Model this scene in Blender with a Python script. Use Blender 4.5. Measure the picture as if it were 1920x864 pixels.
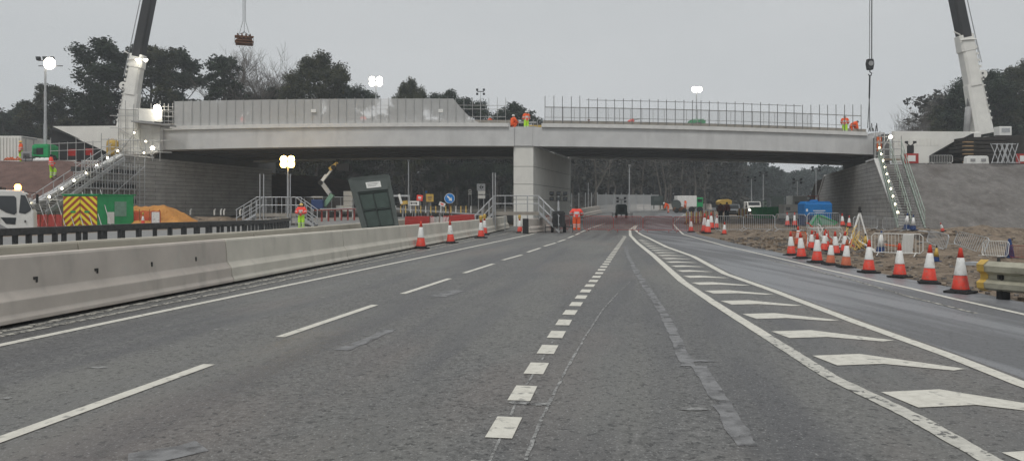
import bpy, bmesh, math, random
from mathutils import Vector, Matrix, noise
R = math.radians
random.seed(7)
for o in list(bpy.data.objects): bpy.data.objects.remove(o)
SC = bpy.context.scene
COL = SC.collection

# ---------------------------------------------------------------- camera
CAMH, F, HY = 1.6, 1400.0, 392.0
cam = bpy.data.objects.new('camera', bpy.data.cameras.new('camera'))
COL.objects.link(cam)
cam.location = (0, 0, CAMH); cam.rotation_euler = (R(90), 0, 0)
cam.data.sensor_width = 36; cam.data.lens = F/1920*36
cam.data.shift_y = -(432-HY)/1920
cam.data.clip_end = 3000
SC.camera = cam

# ---------------------------------------------------------------- overcast light
w = bpy.data.worlds.new('World'); SC.world = w; w.use_nodes = True
nt = w.node_tree; nt.nodes.clear()
def N(nt, t, **k):
    n = nt.nodes.new(t)
    for a, b in k.items():
        if a in ('operation', 'blend_type', 'data_type', 'sky_type', 'noise_dimensions', 'musgrave_type', 'feature', 'distance', 'wave_type', 'bands_direction', 'offset', 'offset_frequency'):
            setattr(n, a, b)
    return n
sky = nt.nodes.new('ShaderNodeTexSky'); sky.sky_type = 'NISHITA'; sky.sun_disc = False
SUN_EL, SUN_AZ = 58, 205
sky.sun_elevation = R(SUN_EL); sky.sun_rotation = R(SUN_AZ); sky.dust_density = 4; sky.ozone_density = 1
hs = nt.nodes.new('ShaderNodeHueSaturation'); hs.inputs['Saturation'].default_value = .12
nt.links.new(sky.outputs[0], hs.inputs['Color'])
tc = nt.nodes.new('ShaderNodeTexCoord')
mp = nt.nodes.new('ShaderNodeMapping'); mp.inputs['Scale'].default_value = (1, 1, 3)
nz = nt.nodes.new('ShaderNodeTexNoise'); nz.inputs['Scale'].default_value = 1.4; nz.inputs['Detail'].default_value = 4
nt.links.new(tc.outputs['Generated'], mp.inputs[0]); nt.links.new(mp.outputs[0], nz.inputs['Vector'])
cr = nt.nodes.new('ShaderNodeValToRGB')
cr.color_ramp.elements[0].position = .3; cr.color_ramp.elements[0].color = (5.45, 5.68, 5.80, 1)
cr.color_ramp.elements[1].position = .7; cr.color_ramp.elements[1].color = (6.45, 6.6, 6.7, 1)
nt.links.new(nz.outputs[0], cr.inputs[0])
mx = nt.nodes.new('ShaderNodeMix'); mx.data_type = 'RGBA'; mx.inputs[0].default_value = .93
nt.links.new(hs.outputs[0], mx.inputs[6]); nt.links.new(cr.outputs[0], mx.inputs[7])
bg = nt.nodes.new('ShaderNodeBackground'); bg.inputs[1].default_value = .1
nt.links.new(mx.outputs[2], bg.inputs[0])
wo = nt.nodes.new('ShaderNodeOutputWorld'); nt.links.new(bg.outputs[0], wo.inputs[0])

sl = bpy.data.lights.new('sun', 'SUN'); sl.energy = 1.5; sl.angle = R(14); sl.color = (1, .97, .93)
so = bpy.data.objects.new('sun', sl); COL.objects.link(so)
# light comes from behind the camera's left shoulder
so.rotation_euler = (R(90-SUN_EL), 0, R(180-SUN_AZ))
SC.view_settings.view_transform = 'Standard'; SC.view_settings.look = 'None'
SC.view_settings.exposure = 0; SC.view_settings.gamma = 1
SC.render.engine = 'CYCLES'
SC.cycles.use_denoising = True
SC.cycles.max_bounces = 5; SC.cycles.diffuse_bounces = 2; SC.cycles.glossy_bounces = 2
SC.cycles.transparent_max_bounces = 12; SC.cycles.volume_bounces = 1
SC.cycles.sample_clamp_indirect = 4

# ---------------------------------------------------------------- projection helpers (photo pixel + distance -> metres)
def P(px, py, Y): return Vector(((px-960)/F*Y, Y, CAMH-(py-HY)/F*Y))
def X(px, Y): return (px-960)/F*Y
def Z(py, Y): return CAMH-(py-HY)/F*Y
def interp(t, tab):
    if t <= tab[0][0]: return tab[0][1]
    for (a, b), (c, d) in zip(tab, tab[1:]):
        if t <= c: return b+(d-b)*(t-a)/(c-a)
    return tab[-1][1]
def sm(t): t = min(1, max(0, t)); return t*t*(3-2*t)
def zp(y): return interp(y, [(0, 0), (46, 0), (56, .12), (66, .35), (76, .6), (88, .95), (110, 1.3), (150, 1.9), (400, 3), (1500, 6)])
def xb(y): return -8.05+.1405*y if y < 60 else .38+(y-60)*.3
RT = [(0, 6.95), (11.2, 7.68), (13.25, 7.78), (14.8, 7.93), (19.5, 8.2), (21.3, 8.37), (32, 9.14), (46.7, 10.7), (55, 12.2), (65, 14), (80, 18), (100, 24), (130, 36), (170, 56)]
def xr(y): return interp(y, RT)
def wallL(y): return -27+(y-60)*.268
def wallR(y): return 28.3+(y-61)*.268
def G(px, py, dz=0):
    """ground point seen at a photo pixel"""
    y = 3.0
    while y < 300:
        if Z(py, y) <= ground(X(px, y), y)+dz: break
        y += .05
    return Vector((X(px, y), y, ground(X(px, y), y)+dz))
def fbm(x, y, s, o=4): return noise.fractal(Vector((x*s, y*s, 3.7)), 1.0, 2.0, o)
def ground(x, y):
    z = zp(y)
    l = sm((xb(y)-2-x)/6)
    z += l*.3 + l*sm((y-46)/10)*.35*sm((95-y)/10)
    # worked dirt on the right of the slip road
    r = sm((x-xr(y)-1.0)/2.5)*sm((y-6)/6)
    if r > 0 and y < 130:
        z += r*(.16*fbm(x, y, .4)+.09*fbm(x+9, y, 1.5)+.05)
        z += r*.55*math.exp(-((x-wallR(y)+5)**2/9+(y-46)**2/10))
        z += r*.35*math.exp(-((x-14.5)**2/4+(y-22)**2/9))
        # trench in front of the embankment toe
        z -= r*.55*sm((x-23)/2)*math.exp(-((y-40.5)/2.2)**2)
        z += r*.45*sm((x-22)/2)*math.exp(-((y-44.5)/1.4)**2)
        z += r*.30*sm((x-20)/2)*math.exp(-((y-36.5)/1.4)**2)
    if l > 0: z += l*.05*fbm(x, y, .3)
    return z

# ---------------------------------------------------------------- materials
def mat(name, c1, c2=None, rough=.8, scale=4., detail=5, bump=0., bscale=30., metal=0., stops=None, spec=.3, dist=.02, stretch=(1, 1, 1), emit=None, est=0., alpha=1.):
    m = bpy.data.materials.new(name); m.use_nodes = True
    nt = m.node_tree; b = nt.nodes['Principled BSDF']
    b.inputs['Roughness'].default_value = rough; b.inputs['Metallic'].default_value = metal
    b.inputs['Specular IOR Level'].default_value = spec
    if c2 is None: c2 = tuple(v*.78 for v in c1)
    tc = nt.nodes.new('ShaderNodeTexCoord'); mp = nt.nodes.new('ShaderNodeMapping'); mp.inputs['Scale'].default_value = stretch
    nt.links.new(tc.outputs['Object'], mp.inputs[0])
    nz = nt.nodes.new('ShaderNodeTexNoise'); nz.inputs['Scale'].default_value = scale; nz.inputs['Detail'].default_value = detail; nz.inputs['Roughness'].default_value = .62
    nt.links.new(mp.outputs[0], nz.inputs['Vector'])
    cr = nt.nodes.new('ShaderNodeValToRGB'); e = cr.color_ramp.elements
    e[0].position = stops[0] if stops else .32; e[1].position = stops[1] if stops else .68
    e[0].color = (*c2, 1); e[1].color = (*c1, 1)
    nt.links.new(nz.outputs[0], cr.inputs[0]); nt.links.new(cr.outputs[0], b.inputs['Base Color'])
    if bump:
        n2 = nt.nodes.new('ShaderNodeTexNoise'); n2.inputs['Scale'].default_value = bscale; n2.inputs['Detail'].default_value = 6
        nt.links.new(mp.outputs[0], n2.inputs['Vector'])
        bu = nt.nodes.new('ShaderNodeBump'); bu.inputs['Strength'].default_value = bump; bu.inputs['Distance'].default_value = dist
        nt.links.new(n2.outputs[0], bu.inputs['Height']); nt.links.new(bu.outputs[0], b.inputs['Normal'])
    if emit: b.inputs['Emission Color'].default_value = (*emit, 1); b.inputs['Emission Strength'].default_value = est
    if alpha < 1: b.inputs['Alpha'].default_value = alpha
    return m
def add_layer(m, color, scale, lo, hi, stretch=(1, 1, 1), amount=1., rot=0., rough=None, seed=0., detail=6):
    """blend another colour over a material where a noise is high"""
    nt = m.node_tree; b = nt.nodes['Principled BSDF']
    src = b.inputs['Base Color'].links[0].from_socket
    tc = nt.nodes.new('ShaderNodeTexCoord'); mp = nt.nodes.new('ShaderNodeMapping')
    mp.inputs['Rotation'].default_value = (0, 0, rot); mp.inputs['Location'].default_value = (seed, seed, 0)
    mp2 = nt.nodes.new('ShaderNodeMapping'); mp2.inputs['Scale'].default_value = stretch
    nt.links.new(tc.outputs['Object'], mp.inputs[0]); nt.links.new(mp.outputs[0], mp2.inputs[0])
    nz = nt.nodes.new('ShaderNodeTexNoise'); nz.inputs['Scale'].default_value = scale; nz.inputs['Detail'].default_value = detail
    nt.links.new(mp2.outputs[0], nz.inputs['Vector'])
    mr = nt.nodes.new('ShaderNodeMapRange'); mr.inputs['From Min'].default_value = lo; mr.inputs['From Max'].default_value = hi
    mr.inputs['To Max'].default_value = amount
    nt.links.new(nz.outputs[0], mr.inputs[0])
    mx = nt.nodes.new('ShaderNodeMix'); mx.data_type = 'RGBA'
    nt.links.new(mr.outputs[0], mx.inputs[0]); nt.links.new(src, mx.inputs[6]); mx.inputs[7].default_value = (*color, 1)
    nt.links.new(mx.outputs[2], b.inputs['Base Color'])
    if rough is not None:
        m2 = nt.nodes.new('ShaderNodeMapRange'); m2.inputs['From Min'].default_value = lo; m2.inputs['From Max'].default_value = hi
        m2.inputs['To Min'].default_value = b.inputs['Roughness'].default_value; m2.inputs['To Max'].default_value = rough
        nt.links.new(nz.outputs[0], m2.inputs[0])
        if not b.inputs['Roughness'].links: nt.links.new(m2.outputs[0], b.inputs['Roughness'])
    return m
def brick_lines(m, w_, h_, mort, dark, axis='y'):
    nt = m.node_tree; b = nt.nodes['Principled BSDF']; src = b.inputs['Base Color'].links[0].from_socket
    tc = nt.nodes.new('ShaderNodeTexCoord'); sp = nt.nodes.new('ShaderNodeSeparateXYZ'); cb = nt.nodes.new('ShaderNodeCombineXYZ')
    nt.links.new(tc.outputs['Object'], sp.inputs[0])
    nt.links.new(sp.outputs[1 if axis == 'y' else 0], cb.inputs[0]); nt.links.new(sp.outputs[2], cb.inputs[1])
    br = nt.nodes.new('ShaderNodeTexBrick'); br.inputs['Scale'].default_value = 1; br.inputs['Brick Width'].default_value = w_; br.inputs['Row Height'].default_value = h_
    br.inputs['Mortar Size'].default_value = mort; br.inputs['Mortar Smooth'].default_value = .3
    br.inputs['Color1'].default_value = (1, 1, 1, 1); br.inputs['Color2'].default_value = (.86, .86, .86, 1); br.inputs['Mortar'].default_value = (dark, dark, dark, 1)
    nt.links.new(cb.outputs[0], br.inputs['Vector'])
    mx = nt.nodes.new('ShaderNodeMix'); mx.data_type = 'RGBA'; mx.blend_type = 'MULTIPLY'; mx.inputs[0].default_value = 1
    nt.links.new(src, mx.inputs[6]); nt.links.new(br.outputs[0], mx.inputs[7]); nt.links.new(mx.outputs[2], b.inputs['Base Color'])
    return m

M = {}
M['asphalt'] = mat('asphalt', (.180, .178, .172), (.082, .082, .080), .60, 20, 10, .8, 60, spec=.4, dist=.010, stops=(.36, .64))
add_layer(M['asphalt'], (.070, .070, .074), .50, .46, .60, (2.6, .12, 1), .75, R(10), rough=.44, seed=3, detail=4)
add_layer(M['asphalt'], (.172, .170, .156), .30, .47, .62, (1.6, .35, 1), .6, R(10), seed=9)       # dusty tint
add_layer(M['asphalt'], (.19, .155, .138), .30, .54, .68, (1.6, .45, 1), .35, R(10), seed=21)
add_layer(M['asphalt'], (.33, .33, .32), 45, .60, .70, amount=.7, seed=5, detail=2)                # pale aggregate
add_layer(M['asphalt'], (.03, .03, .03), 24, .57, .66, amount=.75, seed=15, detail=4)
add_layer(M['asphalt'], (.06, .058, .055), 3.2, .64, .72, (1, .5, 1), .5, seed=55, detail=8)
M['slip'] = mat('slip_asphalt', (.150, .152, .158), (.098, .099, .103), .52, 24, 8, .7, 60, spec=.45, dist=.012)
add_layer(M['slip'], (.22, .225, .24), .5, .47, .60, (2.2, .16, 1), .85, R(-4), rough=.35, seed=2.2, detail=4)  # wet streaks, their pale bluish sheen put into the colour
add_layer(M['slip'], (.03, .03, .032), 26, .60, .68, amount=.7, seed=15, detail=3)
M['patch'] = mat('patch_asphalt', (.225, .225, .228), (.14, .14, .142), .6, 7, 10, .6, 50, spec=.4, stops=(.40, .58))
M['paint'] = mat('road_paint', (.66, .64, .57), (.52, .50, .44), .6, 12, 8, .3, 60, stops=(.25, .6))
add_layer(M['paint'], (.24, .235, .22), 9, .60, .70, amount=.8, seed=4)
M['paint_worn'] = mat('paint_speckled', (.58, .565, .51), (.42, .41, .37), .65, 14, 8, .5, 60, stops=(.35, .6))
add_layer(M['paint_worn'], (.11, .11, .108), 16, .58, .63, amount=.9, seed=4)

M['stair_paint'] = mat('green_steel', (.36, .42, .37), (.27, .32, .28), .55, 5)
M['boom_paint'] = mat('dark_boom', (.035, .034, .036), (.025, .025, .026), .45, 1)
M['oldpaint'] = mat('worn_paint', (.52, .50, .44), (.30, .29, .26), .7, 14, 8, .5, 60, stops=(.4, .6))
add_layer(M['oldpaint'], (.09, .09, .088), 14, .50, .56, amount=.95, seed=4)
M['scuff'] = mat('scuff_paint', (.34, .34, .33), (.15, .15, .148), .7, 12, 6, stops=(.4, .6))
M['dirt'] = mat('dirt', (.26, .20, .145), (.115, .088, .063), .92, 1.2, 10, 1., 9, dist=.12)
add_layer(M['dirt'], (.36, .30, .235), 5, .55, .7, amount=.7, seed=3)
add_layer(M['dirt'], (.055, .042, .032), 2.3, .56, .66, amount=.85, seed=8)
add_layer(M['dirt'], (.40, .34, .27), 9, .60, .68, amount=.7, seed=31)
M['verge'] = mat('verge', (.12, .11, .09), (.06, .055, .045), .95, .8, 8, .8, 8, dist=.1)
M['gravel'] = mat('gravel_bank', (.205, .194, .184), (.115, .107, .10), .95, 1.4, 12, 1., 8, dist=.1)
add_layer(M['gravel'], (.28, .25, .23), 6, .58, .72, amount=.6)
add_layer(M['gravel'], (.075, .062, .055), .35, .5, .7, amount=.6, seed=5)
M['brownbank'] = mat('brown_bank', (.17, .105, .09), (.10, .062, .052), .95, 1.6, 10, 1., 8, dist=.1)
M['sand'] = mat('orange_sand', (.62, .30, .085), (.40, .18, .05), .95, 1.2, 9, .8, 7, dist=.15)
M['conc'] = mat('deck_concrete', (.60, .60, .59), (.50, .50, .495), .85, .9, 8, .15, 40)
add_layer(M['conc'], (.38, .38, .375), 1.2, .54, .76, (1, 1, .12), .5, seed=2)
M['cornice'] = mat('cornice_concrete', (.68, .675, .65), (.57, .565, .55), .85, 2, 8, .15, 40)
M['pier'] = mat('pier_concrete', (.72, .71, .66), (.63, .62, .58), .85, 1.1, 8, .15, 30)
M['soffit_shade'] = mat('shaded_soffit_concrete', (.15, .15, .15), (.11, .11, .11), .9, 1.2, 6)  # underside concrete coloured darker to deepen the shade below the deck
M['joint'] = mat('joint_dark', (.06, .06, .058), rough=.95)
M['block'] = mat('block_wall', (.42, .415, .40), (.31, .305, .295), .92, 1.3, 8, .5, 18)
add_layer(M['block'], (.18, .178, .17), .8, .55, .75, (.5, .5, 2), .5, seed=4)
brick_lines(M['block'], 2.2, .3, .018, .35)
M['barrier'] = mat('barrier_concrete', (.565, .51, .455), (.46, .415, .37), .85, 1.4, 10, .35, 60, dist=.01)
add_layer(M['barrier'], (.29, .27, .245), 2.2, .55, .75, (1, 1, .35), .55, seed=6)
add_layer(M['barrier'], (.50, .48, .43), 3.5, .6, .7, amount=.35, seed=16)
M['barrier_pale'] = mat('barrier_concrete_pale', (.66, .62, .54), (.55, .52, .45), .85, 1.4, 10, .35, 60, dist=.01)
add_layer(M['barrier_pale'], (.34, .32, .28), 2.2, .57, .75, (1, 1, .3), .5, seed=6)
M['barrier2'] = mat('barrier_concrete_yellow', (.50, .47, .39), (.42, .39, .33), .85, 1.2, 9, .3, 50)
M['black'] = mat('black_rubber', (.025, .025, .026), rough=.75)
M['trench'] = mat('dark_trench_soil', (.060, .043, .032), (.028, .02, .015), .9, 3, 8, 1., 8, dist=.08)  # darker soil tone over the trench zone
M['darkmetal'] = mat('dark_metal', (.10, .10, .10), (.055, .055, .055), .55, 8, metal=.5)
M['galv'] = mat('galvanised_steel', (.50, .51, .52), (.36, .37, .38), .5, 8, 6, metal=.35)
M['tube'] = mat('scaffold_tube', (.46, .46, .45), (.32, .32, .31), .55, 5, 5, metal=.3)
M['tubedark'] = mat('scaffold_tube_dark', (.20, .20, .20), (.13, .13, .13), .6, 5, 5, metal=.3)
M['armco'] = mat('armco_steel', (.46, .44, .35), (.28, .27, .21), .5, 3, 8, .1, 20, metal=.1)
add_layer(M['armco'], (.12, .10, .08), 3, .58, .72, (1, 1, 2), .7)
M['yellow'] = mat('yellow', (.60, .40, .09), (.42, .28, .07), .5, 4)
M['white'] = mat('white_paint', (.78, .78, .75), (.68, .68, .655), .5, 2)
M['whitepanel'] = mat('white_panel', (.78, .77, .72), (.68, .67, .63), .7, .8)
M['crane'] = mat('crane_white', (.80, .79, .74), (.70, .69, .65), .4, 1.5)
M['grey'] = mat('grey_paint', (.34, .34, .34), (.26, .26, .26), .6, 2)
M['red'] = mat('cone_red', (.70, .060, .035), (.50, .045, .028), .55, 7)
M['faded'] = mat('cone_faded', (.50, .14, .07), (.36, .095, .05), .65, 7)
M['sleeve'] = mat('cone_sleeve', (.78, .78, .76), (.60, .60, .575), .4, 7)
for q in ('red', 'sleeve'): add_layer(M[q], (.20, .155, .12), 6, .56, .70, amount=.65, seed=12)
M['redplastic'] = mat('red_plastic', (.42, .045, .04), (.30, .035, .03), .6, 3)
M['redmesh'] = mat('red_mesh_steel', (.33, .07, .055), (.24, .045, .04), .6, 6)
M['orangemesh'] = mat('orange_mesh', (.75, .16, .04), (.55, .11, .03), .6, 6)
M['blue'] = mat('blue_plastic', (.015, .20, .55), (.012, .15, .42), .45, 3)
M['bluesign'] = mat('sign_blue', (.02, .22, .62), rough=.4)
M['navy'] = mat('navy_plastic', (.02, .05, .16), rough=.5)
M['green'] = mat('green_paint', (.02, .36, .12), (.015, .27, .09), .45, 3)
M['palegreen'] = mat('pale_green', (.20, .36, .27), (.14, .26, .2), .55, 5)
M['darkgreen'] = mat('dark_green', (.05, .075, .065), (.035, .052, .046), .6, 3)
M['slate'] = mat('slate_grey_panel', (.085, .10, .095), (.065, .078, .073), .6, 2, 6)
M['slate2'] = mat('slate_recess', (.05, .065, .06), (.035, .046, .042), .65, 2, 6)
M['maroon'] = mat('maroon', (.16, .035, .03), rough=.9)
M['hiorange'] = mat('hi_vis_orange', (.95, .14, .035), (.75, .095, .02), .8, 9)
M['hipink'] = mat('hi_vis_red', (.95, .10, .07), (.78, .07, .05), .8, 9)
M['hilime'] = mat('hi_vis_lime', (.55, .92, .06), (.42, .75, .04), .8, 9)
M['reflect'] = mat('reflective_tape', (.62, .62, .60), rough=.35)
M['skin'] = mat('skin', (.50, .30, .21), rough=.6)
M['boot'] = mat('boots', (.04, .035, .03), rough=.7)
M['helmety'] = mat('helmet_yellow', (.80, .55, .15), rough=.35)
M['helmetw'] = mat('helmet_white', (.8, .8, .78), rough=.35)
M['darkcloth'] = mat('dark_cloth', (.03, .03, .035), rough=.9)
M['hair'] = mat('dark_hair', (.03, .022, .016), rough=.8)
M['glass'] = mat('dark_glass', (.03, .035, .04), rough=.08, spec=.6)
M['wood'] = mat('timber', (.36, .25, .14), (.22, .145, .08), .85, 5, 8, stretch=(1, 6, 6))
M['ply'] = mat('formwork_ply', (.34, .31, .27), (.24, .22, .19), .85, 2)
M['rusty'] = mat('rusty', (.22, .10, .045), (.12, .055, .03), .9, 5)
M['mats'] = mat('crane_mats', (.05, .045, .04), (.03, .027, .025), .9, 3)
M['asphaltleft'] = mat('left_asphalt', (.26, .26, .255), (.18, .18, .178), .8, 3, 8)
def lampmat(n, c, s): return mat(n, (.9, .9, .85), emit=c, est=s)
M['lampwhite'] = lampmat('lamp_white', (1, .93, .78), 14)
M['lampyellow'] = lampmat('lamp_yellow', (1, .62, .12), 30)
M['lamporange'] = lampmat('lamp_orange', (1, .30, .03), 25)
M['bulb'] = lampmat('bulb_warm', (1, .88, .6), 14)
M['head'] = lampmat('head_lamp', (1, .95, .85), 8)
M['bark'] = mat('bark', (.105, .09, .078), (.055, .048, .042), .95, 3, 6, stretch=(1, 1, .3))
M['palebark'] = mat('pale_bark', (.17, .155, .135), (.09, .08, .07), .95, 3, 6, stretch=(1, 1, .3))
M['pine'] = mat('pine_needles', (.050, .068, .040), (.016, .025, .017), .9, .55, 4, stops=(.38, .62))
M['pine2'] = mat('pine_needles_warm', (.075, .078, .040), (.024, .030, .018), .9, .6, 4, stops=(.38, .62))
M['wood_fol'] = mat('woodland_foliage', (.085, .082, .068), (.040, .040, .034), .95, .3, 4)
M['bark_hazed'] = mat('hazed_bark', (.14, .145, .14), (.09, .095, .092), .95, 3)  # paler bark, distance haze mixed into the colour
M['wood_hazed'] = mat('hazed_pine', (.060, .078, .066), (.030, .042, .038), .95, .3, 4)  # bluish haze of distance mixed into the foliage colour
def see_through(name, col, keep):
    m = mat(name, col, tuple(q*.94 for q in col), rough=.8); nt = m.node_tree; b = nt.nodes['Principled BSDF']
    b.inputs['Alpha'].default_value = keep
    return m
M['netting'] = see_through('white_netting', (.72, .72, .71), .56)
M['mesh_pale'] = see_through('steel_mesh', (.42, .43, .43), .30)
M['mesh_green'] = see_through('mesh_cloth', (.30, .38, .32), .45)
M['rednet'] = see_through('red_netting', (.60, .04, .03), .60)
M['darknet'] = see_through('dark_netting', (.22, .21, .2), .35)
M['redtint'] = see_through('red_mesh_infill', (.25, .05, .045), .15)

# chevron boards: red stripes on yellow, a chevron pointing up
def chevron_mat():
    m = bpy.data.materials.new('chevron_board'); m.use_nodes = True; nt = m.node_tree; b = nt.nodes['Principled BSDF']
    tc = nt.nodes.new('ShaderNodeTexCoord'); sp = nt.nodes.new('ShaderNodeSeparateXYZ'); nt.links.new(tc.outputs['Object'], sp.inputs[0])
    ab = nt.nodes.new('ShaderNodeMath'); ab.operation = 'ABSOLUTE'; nt.links.new(sp.outputs[0], ab.inputs[0])
    ad = nt.nodes.new('ShaderNodeMath'); ad.operation = 'MULTIPLY_ADD'; ad.inputs[1].default_value = .95
    nt.links.new(ab.outputs[0], ad.inputs[0]); nt.links.new(sp.outputs[2], ad.inputs[2])
    mu = nt.nodes.new('ShaderNodeMath'); mu.operation = 'MULTIPLY'; mu.inputs[1].default_value = 2.3; nt.links.new(ad.outputs[0], mu.inputs[0])
    fr = nt.nodes.new('ShaderNodeMath'); fr.operation = 'FRACT'; nt.links.new(mu.outputs[0], fr.inputs[0])
    gt = nt.nodes.new('ShaderNodeMath'); gt.operation = 'GREATER_THAN'; gt.inputs[1].default_value = .5; nt.links.new(fr.outputs[0], gt.inputs[0])
    mx = nt.nodes.new('ShaderNodeMix'); mx.data_type = 'RGBA'; nt.links.new(gt.outputs[0], mx.inputs[0])
    mx.inputs[6].default_value = (.80, .68, .03, 1); mx.inputs[7].default_value = (.34, .055, .02, 1)
    nt.links.new(mx.outputs[2], b.inputs['Base Color']); b.inputs['Roughness'].default_value = .5
    return m
M['chevron'] = chevron_mat()
def broken_edges(m, scale, lo, hi):
    # thin surface layer worn through in places, so that what lies under it shows
    nt = m.node_tree; b = nt.nodes['Principled BSDF']
    tc = nt.nodes.new('ShaderNodeTexCoord'); nz = nt.nodes.new('ShaderNodeTexNoise'); nz.inputs['Scale'].default_value = scale; nz.inputs['Detail'].default_value = 8
    nt.links.new(tc.outputs['Object'], nz.inputs['Vector'])
    mr = nt.nodes.new('ShaderNodeMapRange'); mr.inputs['From Min'].default_value = lo; mr.inputs['From Max'].default_value = hi
    nt.links.new(nz.outputs[0], mr.inputs[0]); nt.links.new(mr.outputs[0], b.inputs['Alpha'])
broken_edges(M['patch'], 4, .28, .46); broken_edges(M['scuff'], 18, .30, .50); broken_edges(M['oldpaint'], 10, .30, .44)

# ---------------------------------------------------------------- mesh builder
class MB:
    def __init__(s): s.v = []; s.f = []; s.m = []
    def add(s, vs, fs, m=0):
        n = len(s.v); s.v += [Vector(v) for v in vs]
        s.f += [tuple(i+n for i in f) for f in fs]; s.m += [m]*len(fs); return s
    def box(s, c, d, m=0, rz=0, rot=None):
        hx, hy, hz = d[0]/2, d[1]/2, d[2]/2
        q = [Vector((x, y, z)) for z in (-hz, hz) for x, y in ((-hx, -hy), (hx, -hy), (hx, hy), (-hx, hy))]
        Rm = rot if rot is not None else Matrix.Rotation(rz, 3, 'Z')
        c = Vector(c)
        return s.add([Rm @ p + c for p in q], [(3, 2, 1, 0), (4, 5, 6, 7), (0, 1, 5, 4), (1, 2, 6, 5), (2, 3, 7, 6), (3, 0, 4, 7)], m)
    def beam(s, p0, p1, w_, h_, m=0, up=(0, 0, 1)):
        p0, p1 = Vector(p0), Vector(p1); d = (p1-p0).normalized(); u = Vector(up)
        if abs(d.dot(u)) > .99: u = Vector((0, 1, 0))
        sd = d.cross(u).normalized(); u = sd.cross(d).normalized()
        q = []
        for p in (p0, p1):
            for a, b in ((-1, -1), (1, -1), (1, 1), (-1, 1)): q.append(p+sd*a*w_/2+u*b*h_/2)
        return s.add(q, [(3, 2, 1, 0), (4, 5, 6, 7), (0, 1, 5, 4), (1, 2, 6, 5), (2, 3, 7, 6), (3, 0, 4, 7)], m)
    def tube(s, pts, r, m=0, n=6, r1=None, cap=True):
        pts = [Vector(p) for p in pts]; k = len(pts); base = len(s.v); rings = []
        prev = None
        for i, p in enumerate(pts):
            d = (pts[min(i+1, k-1)]-pts[max(i-1, 0)])
            d = d.normalized() if d.length > 1e-6 else Vector((0, 0, 1))
            u = Vector((0, 0, 1)) if abs(d.z) < .95 else Vector((0, 1, 0))
            if prev is not None: u = prev
            a = d.cross(u)
            if a.length < 1e-3: a = d.cross(Vector((1, 0, 0)))
            a.normalize(); b = a.cross(d).normalized(); prev = b
            rr = r if r1 is None else r+(r1-r)*i/(k-1)
            rings.append([p+(a*math.cos(2*math.pi*j/n)+b*math.sin(2*math.pi*j/n))*rr for j in range(n)])
        vs = [v for rg in rings for v in rg]; fs = []
        for i in range(k-1):
            for j in range(n): fs.append((i*n+j, i*n+(j+1) % n, (i+1)*n+(j+1) % n, (i+1)*n+j))
        if cap: fs.append(tuple(range(n-1, -1, -1))); fs.append(tuple((k-1)*n+j for j in range(n)))
        return s.add(vs, fs, m)
    def ext(s, poly, vec, m=0):
        n = len(poly); vec = Vector(vec); a = [Vector(p) for p in poly]
        return s.add(a+[p+vec for p in a], [tuple(range(n-1, -1, -1)), tuple(range(n, 2*n))]+[(i, (i+1) % n, n+(i+1) % n, n+i) for i in range(n)], m)
    def lathe(s, prof, n=16, m=0, o=(0, 0, 0)):
        o = Vector(o); vs = []; fs = []; k = len(prof)
        for r, z in prof:
            for j in range(n): vs.append(o+Vector((r*math.cos(2*math.pi*j/n), r*math.sin(2*math.pi*j/n), z)))
        for i in range(k-1):
            for j in range(n): fs.append((i*n+j, i*n+(j+1) % n, (i+1)*n+(j+1) % n, (i+1)*n+j))
        fs.append(tuple(range(n-1, -1, -1))); fs.append(tuple((k-1)*n+j for j in range(n)))
        return s.add(vs, fs, m)
    def wheel(s, c, r, w_, axis=(1, 0, 0), m=0, n=18):
        a = Vector(axis).normalized()*w_/2; c = Vector(c)
        return s.tube([c-a, c+a], r, m, n)
    def build(s, name, mats, parent=None, world=False, smooth=False, bevel=0, clean=True):
        me = bpy.data.meshes.new(name)
        vs = s.v
        if parent is not None and world:
            inv = Matrix.Rotation(-parent.rotation_euler.z, 3, 'Z'); vs = [inv @ (Vector(v)-parent.location) for v in vs]
        me.from_pydata([tuple(v) for v in vs], [], s.f)
        if not isinstance(mats, (list, tuple)): mats = [mats]
        for q in mats: me.materials.append(M[q] if isinstance(q, str) else q)
        me.polygons.foreach_set('material_index', s.m)
        if smooth: me.polygons.foreach_set('use_smooth', [True]*len(s.f))
        me.update()
        o = bpy.data.objects.new(name, me); COL.objects.link(o)
        if parent is not None: o.parent = parent
        if bevel:
            b = o.modifiers.new('bevel', 'BEVEL'); b.width = bevel; b.segments = 2; b.limit_method = 'ANGLE'
        return o
def tag(o, label=None, cat=None, group=None, kind=None):
    if label: o['label'] = label
    if cat: o['category'] = cat
    if group: o['group'] = group
    if kind: o['kind'] = kind
    return o
def thing(name, label, cat, loc=(0, 0, 0), rz=0, group=None):
    o = bpy.data.objects.new(name, None); COL.objects.link(o); o.location = loc; o.rotation_euler = (0, 0, rz)
    o.empty_display_size = .2
    return tag(o, label, cat, group)
def copy_tree(o, parent=None):
    c = o.copy(); COL.objects.link(c)
    if parent is not None: c.parent = parent
    for ch in list(o.children): copy_tree(ch, c)
    return c
PROTO = {}
def place(key, maker, loc, rz=0, label=None, group=None, scale=1.):
    """first use builds the thing, later uses copy it with its parts"""
    if key not in PROTO:
        o = maker(); PROTO[key] = o
    else: o = copy_tree(PROTO[key])
    o.location = loc; o.rotation_euler = (0, 0, rz); o.scale = (scale,)*3 if not isinstance(scale, tuple) else scale
    if label: o['label'] = label
    if group: o['group'] = group
    return o
def struct(o, label=None): o['kind'] = 'structure'; return o
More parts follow.
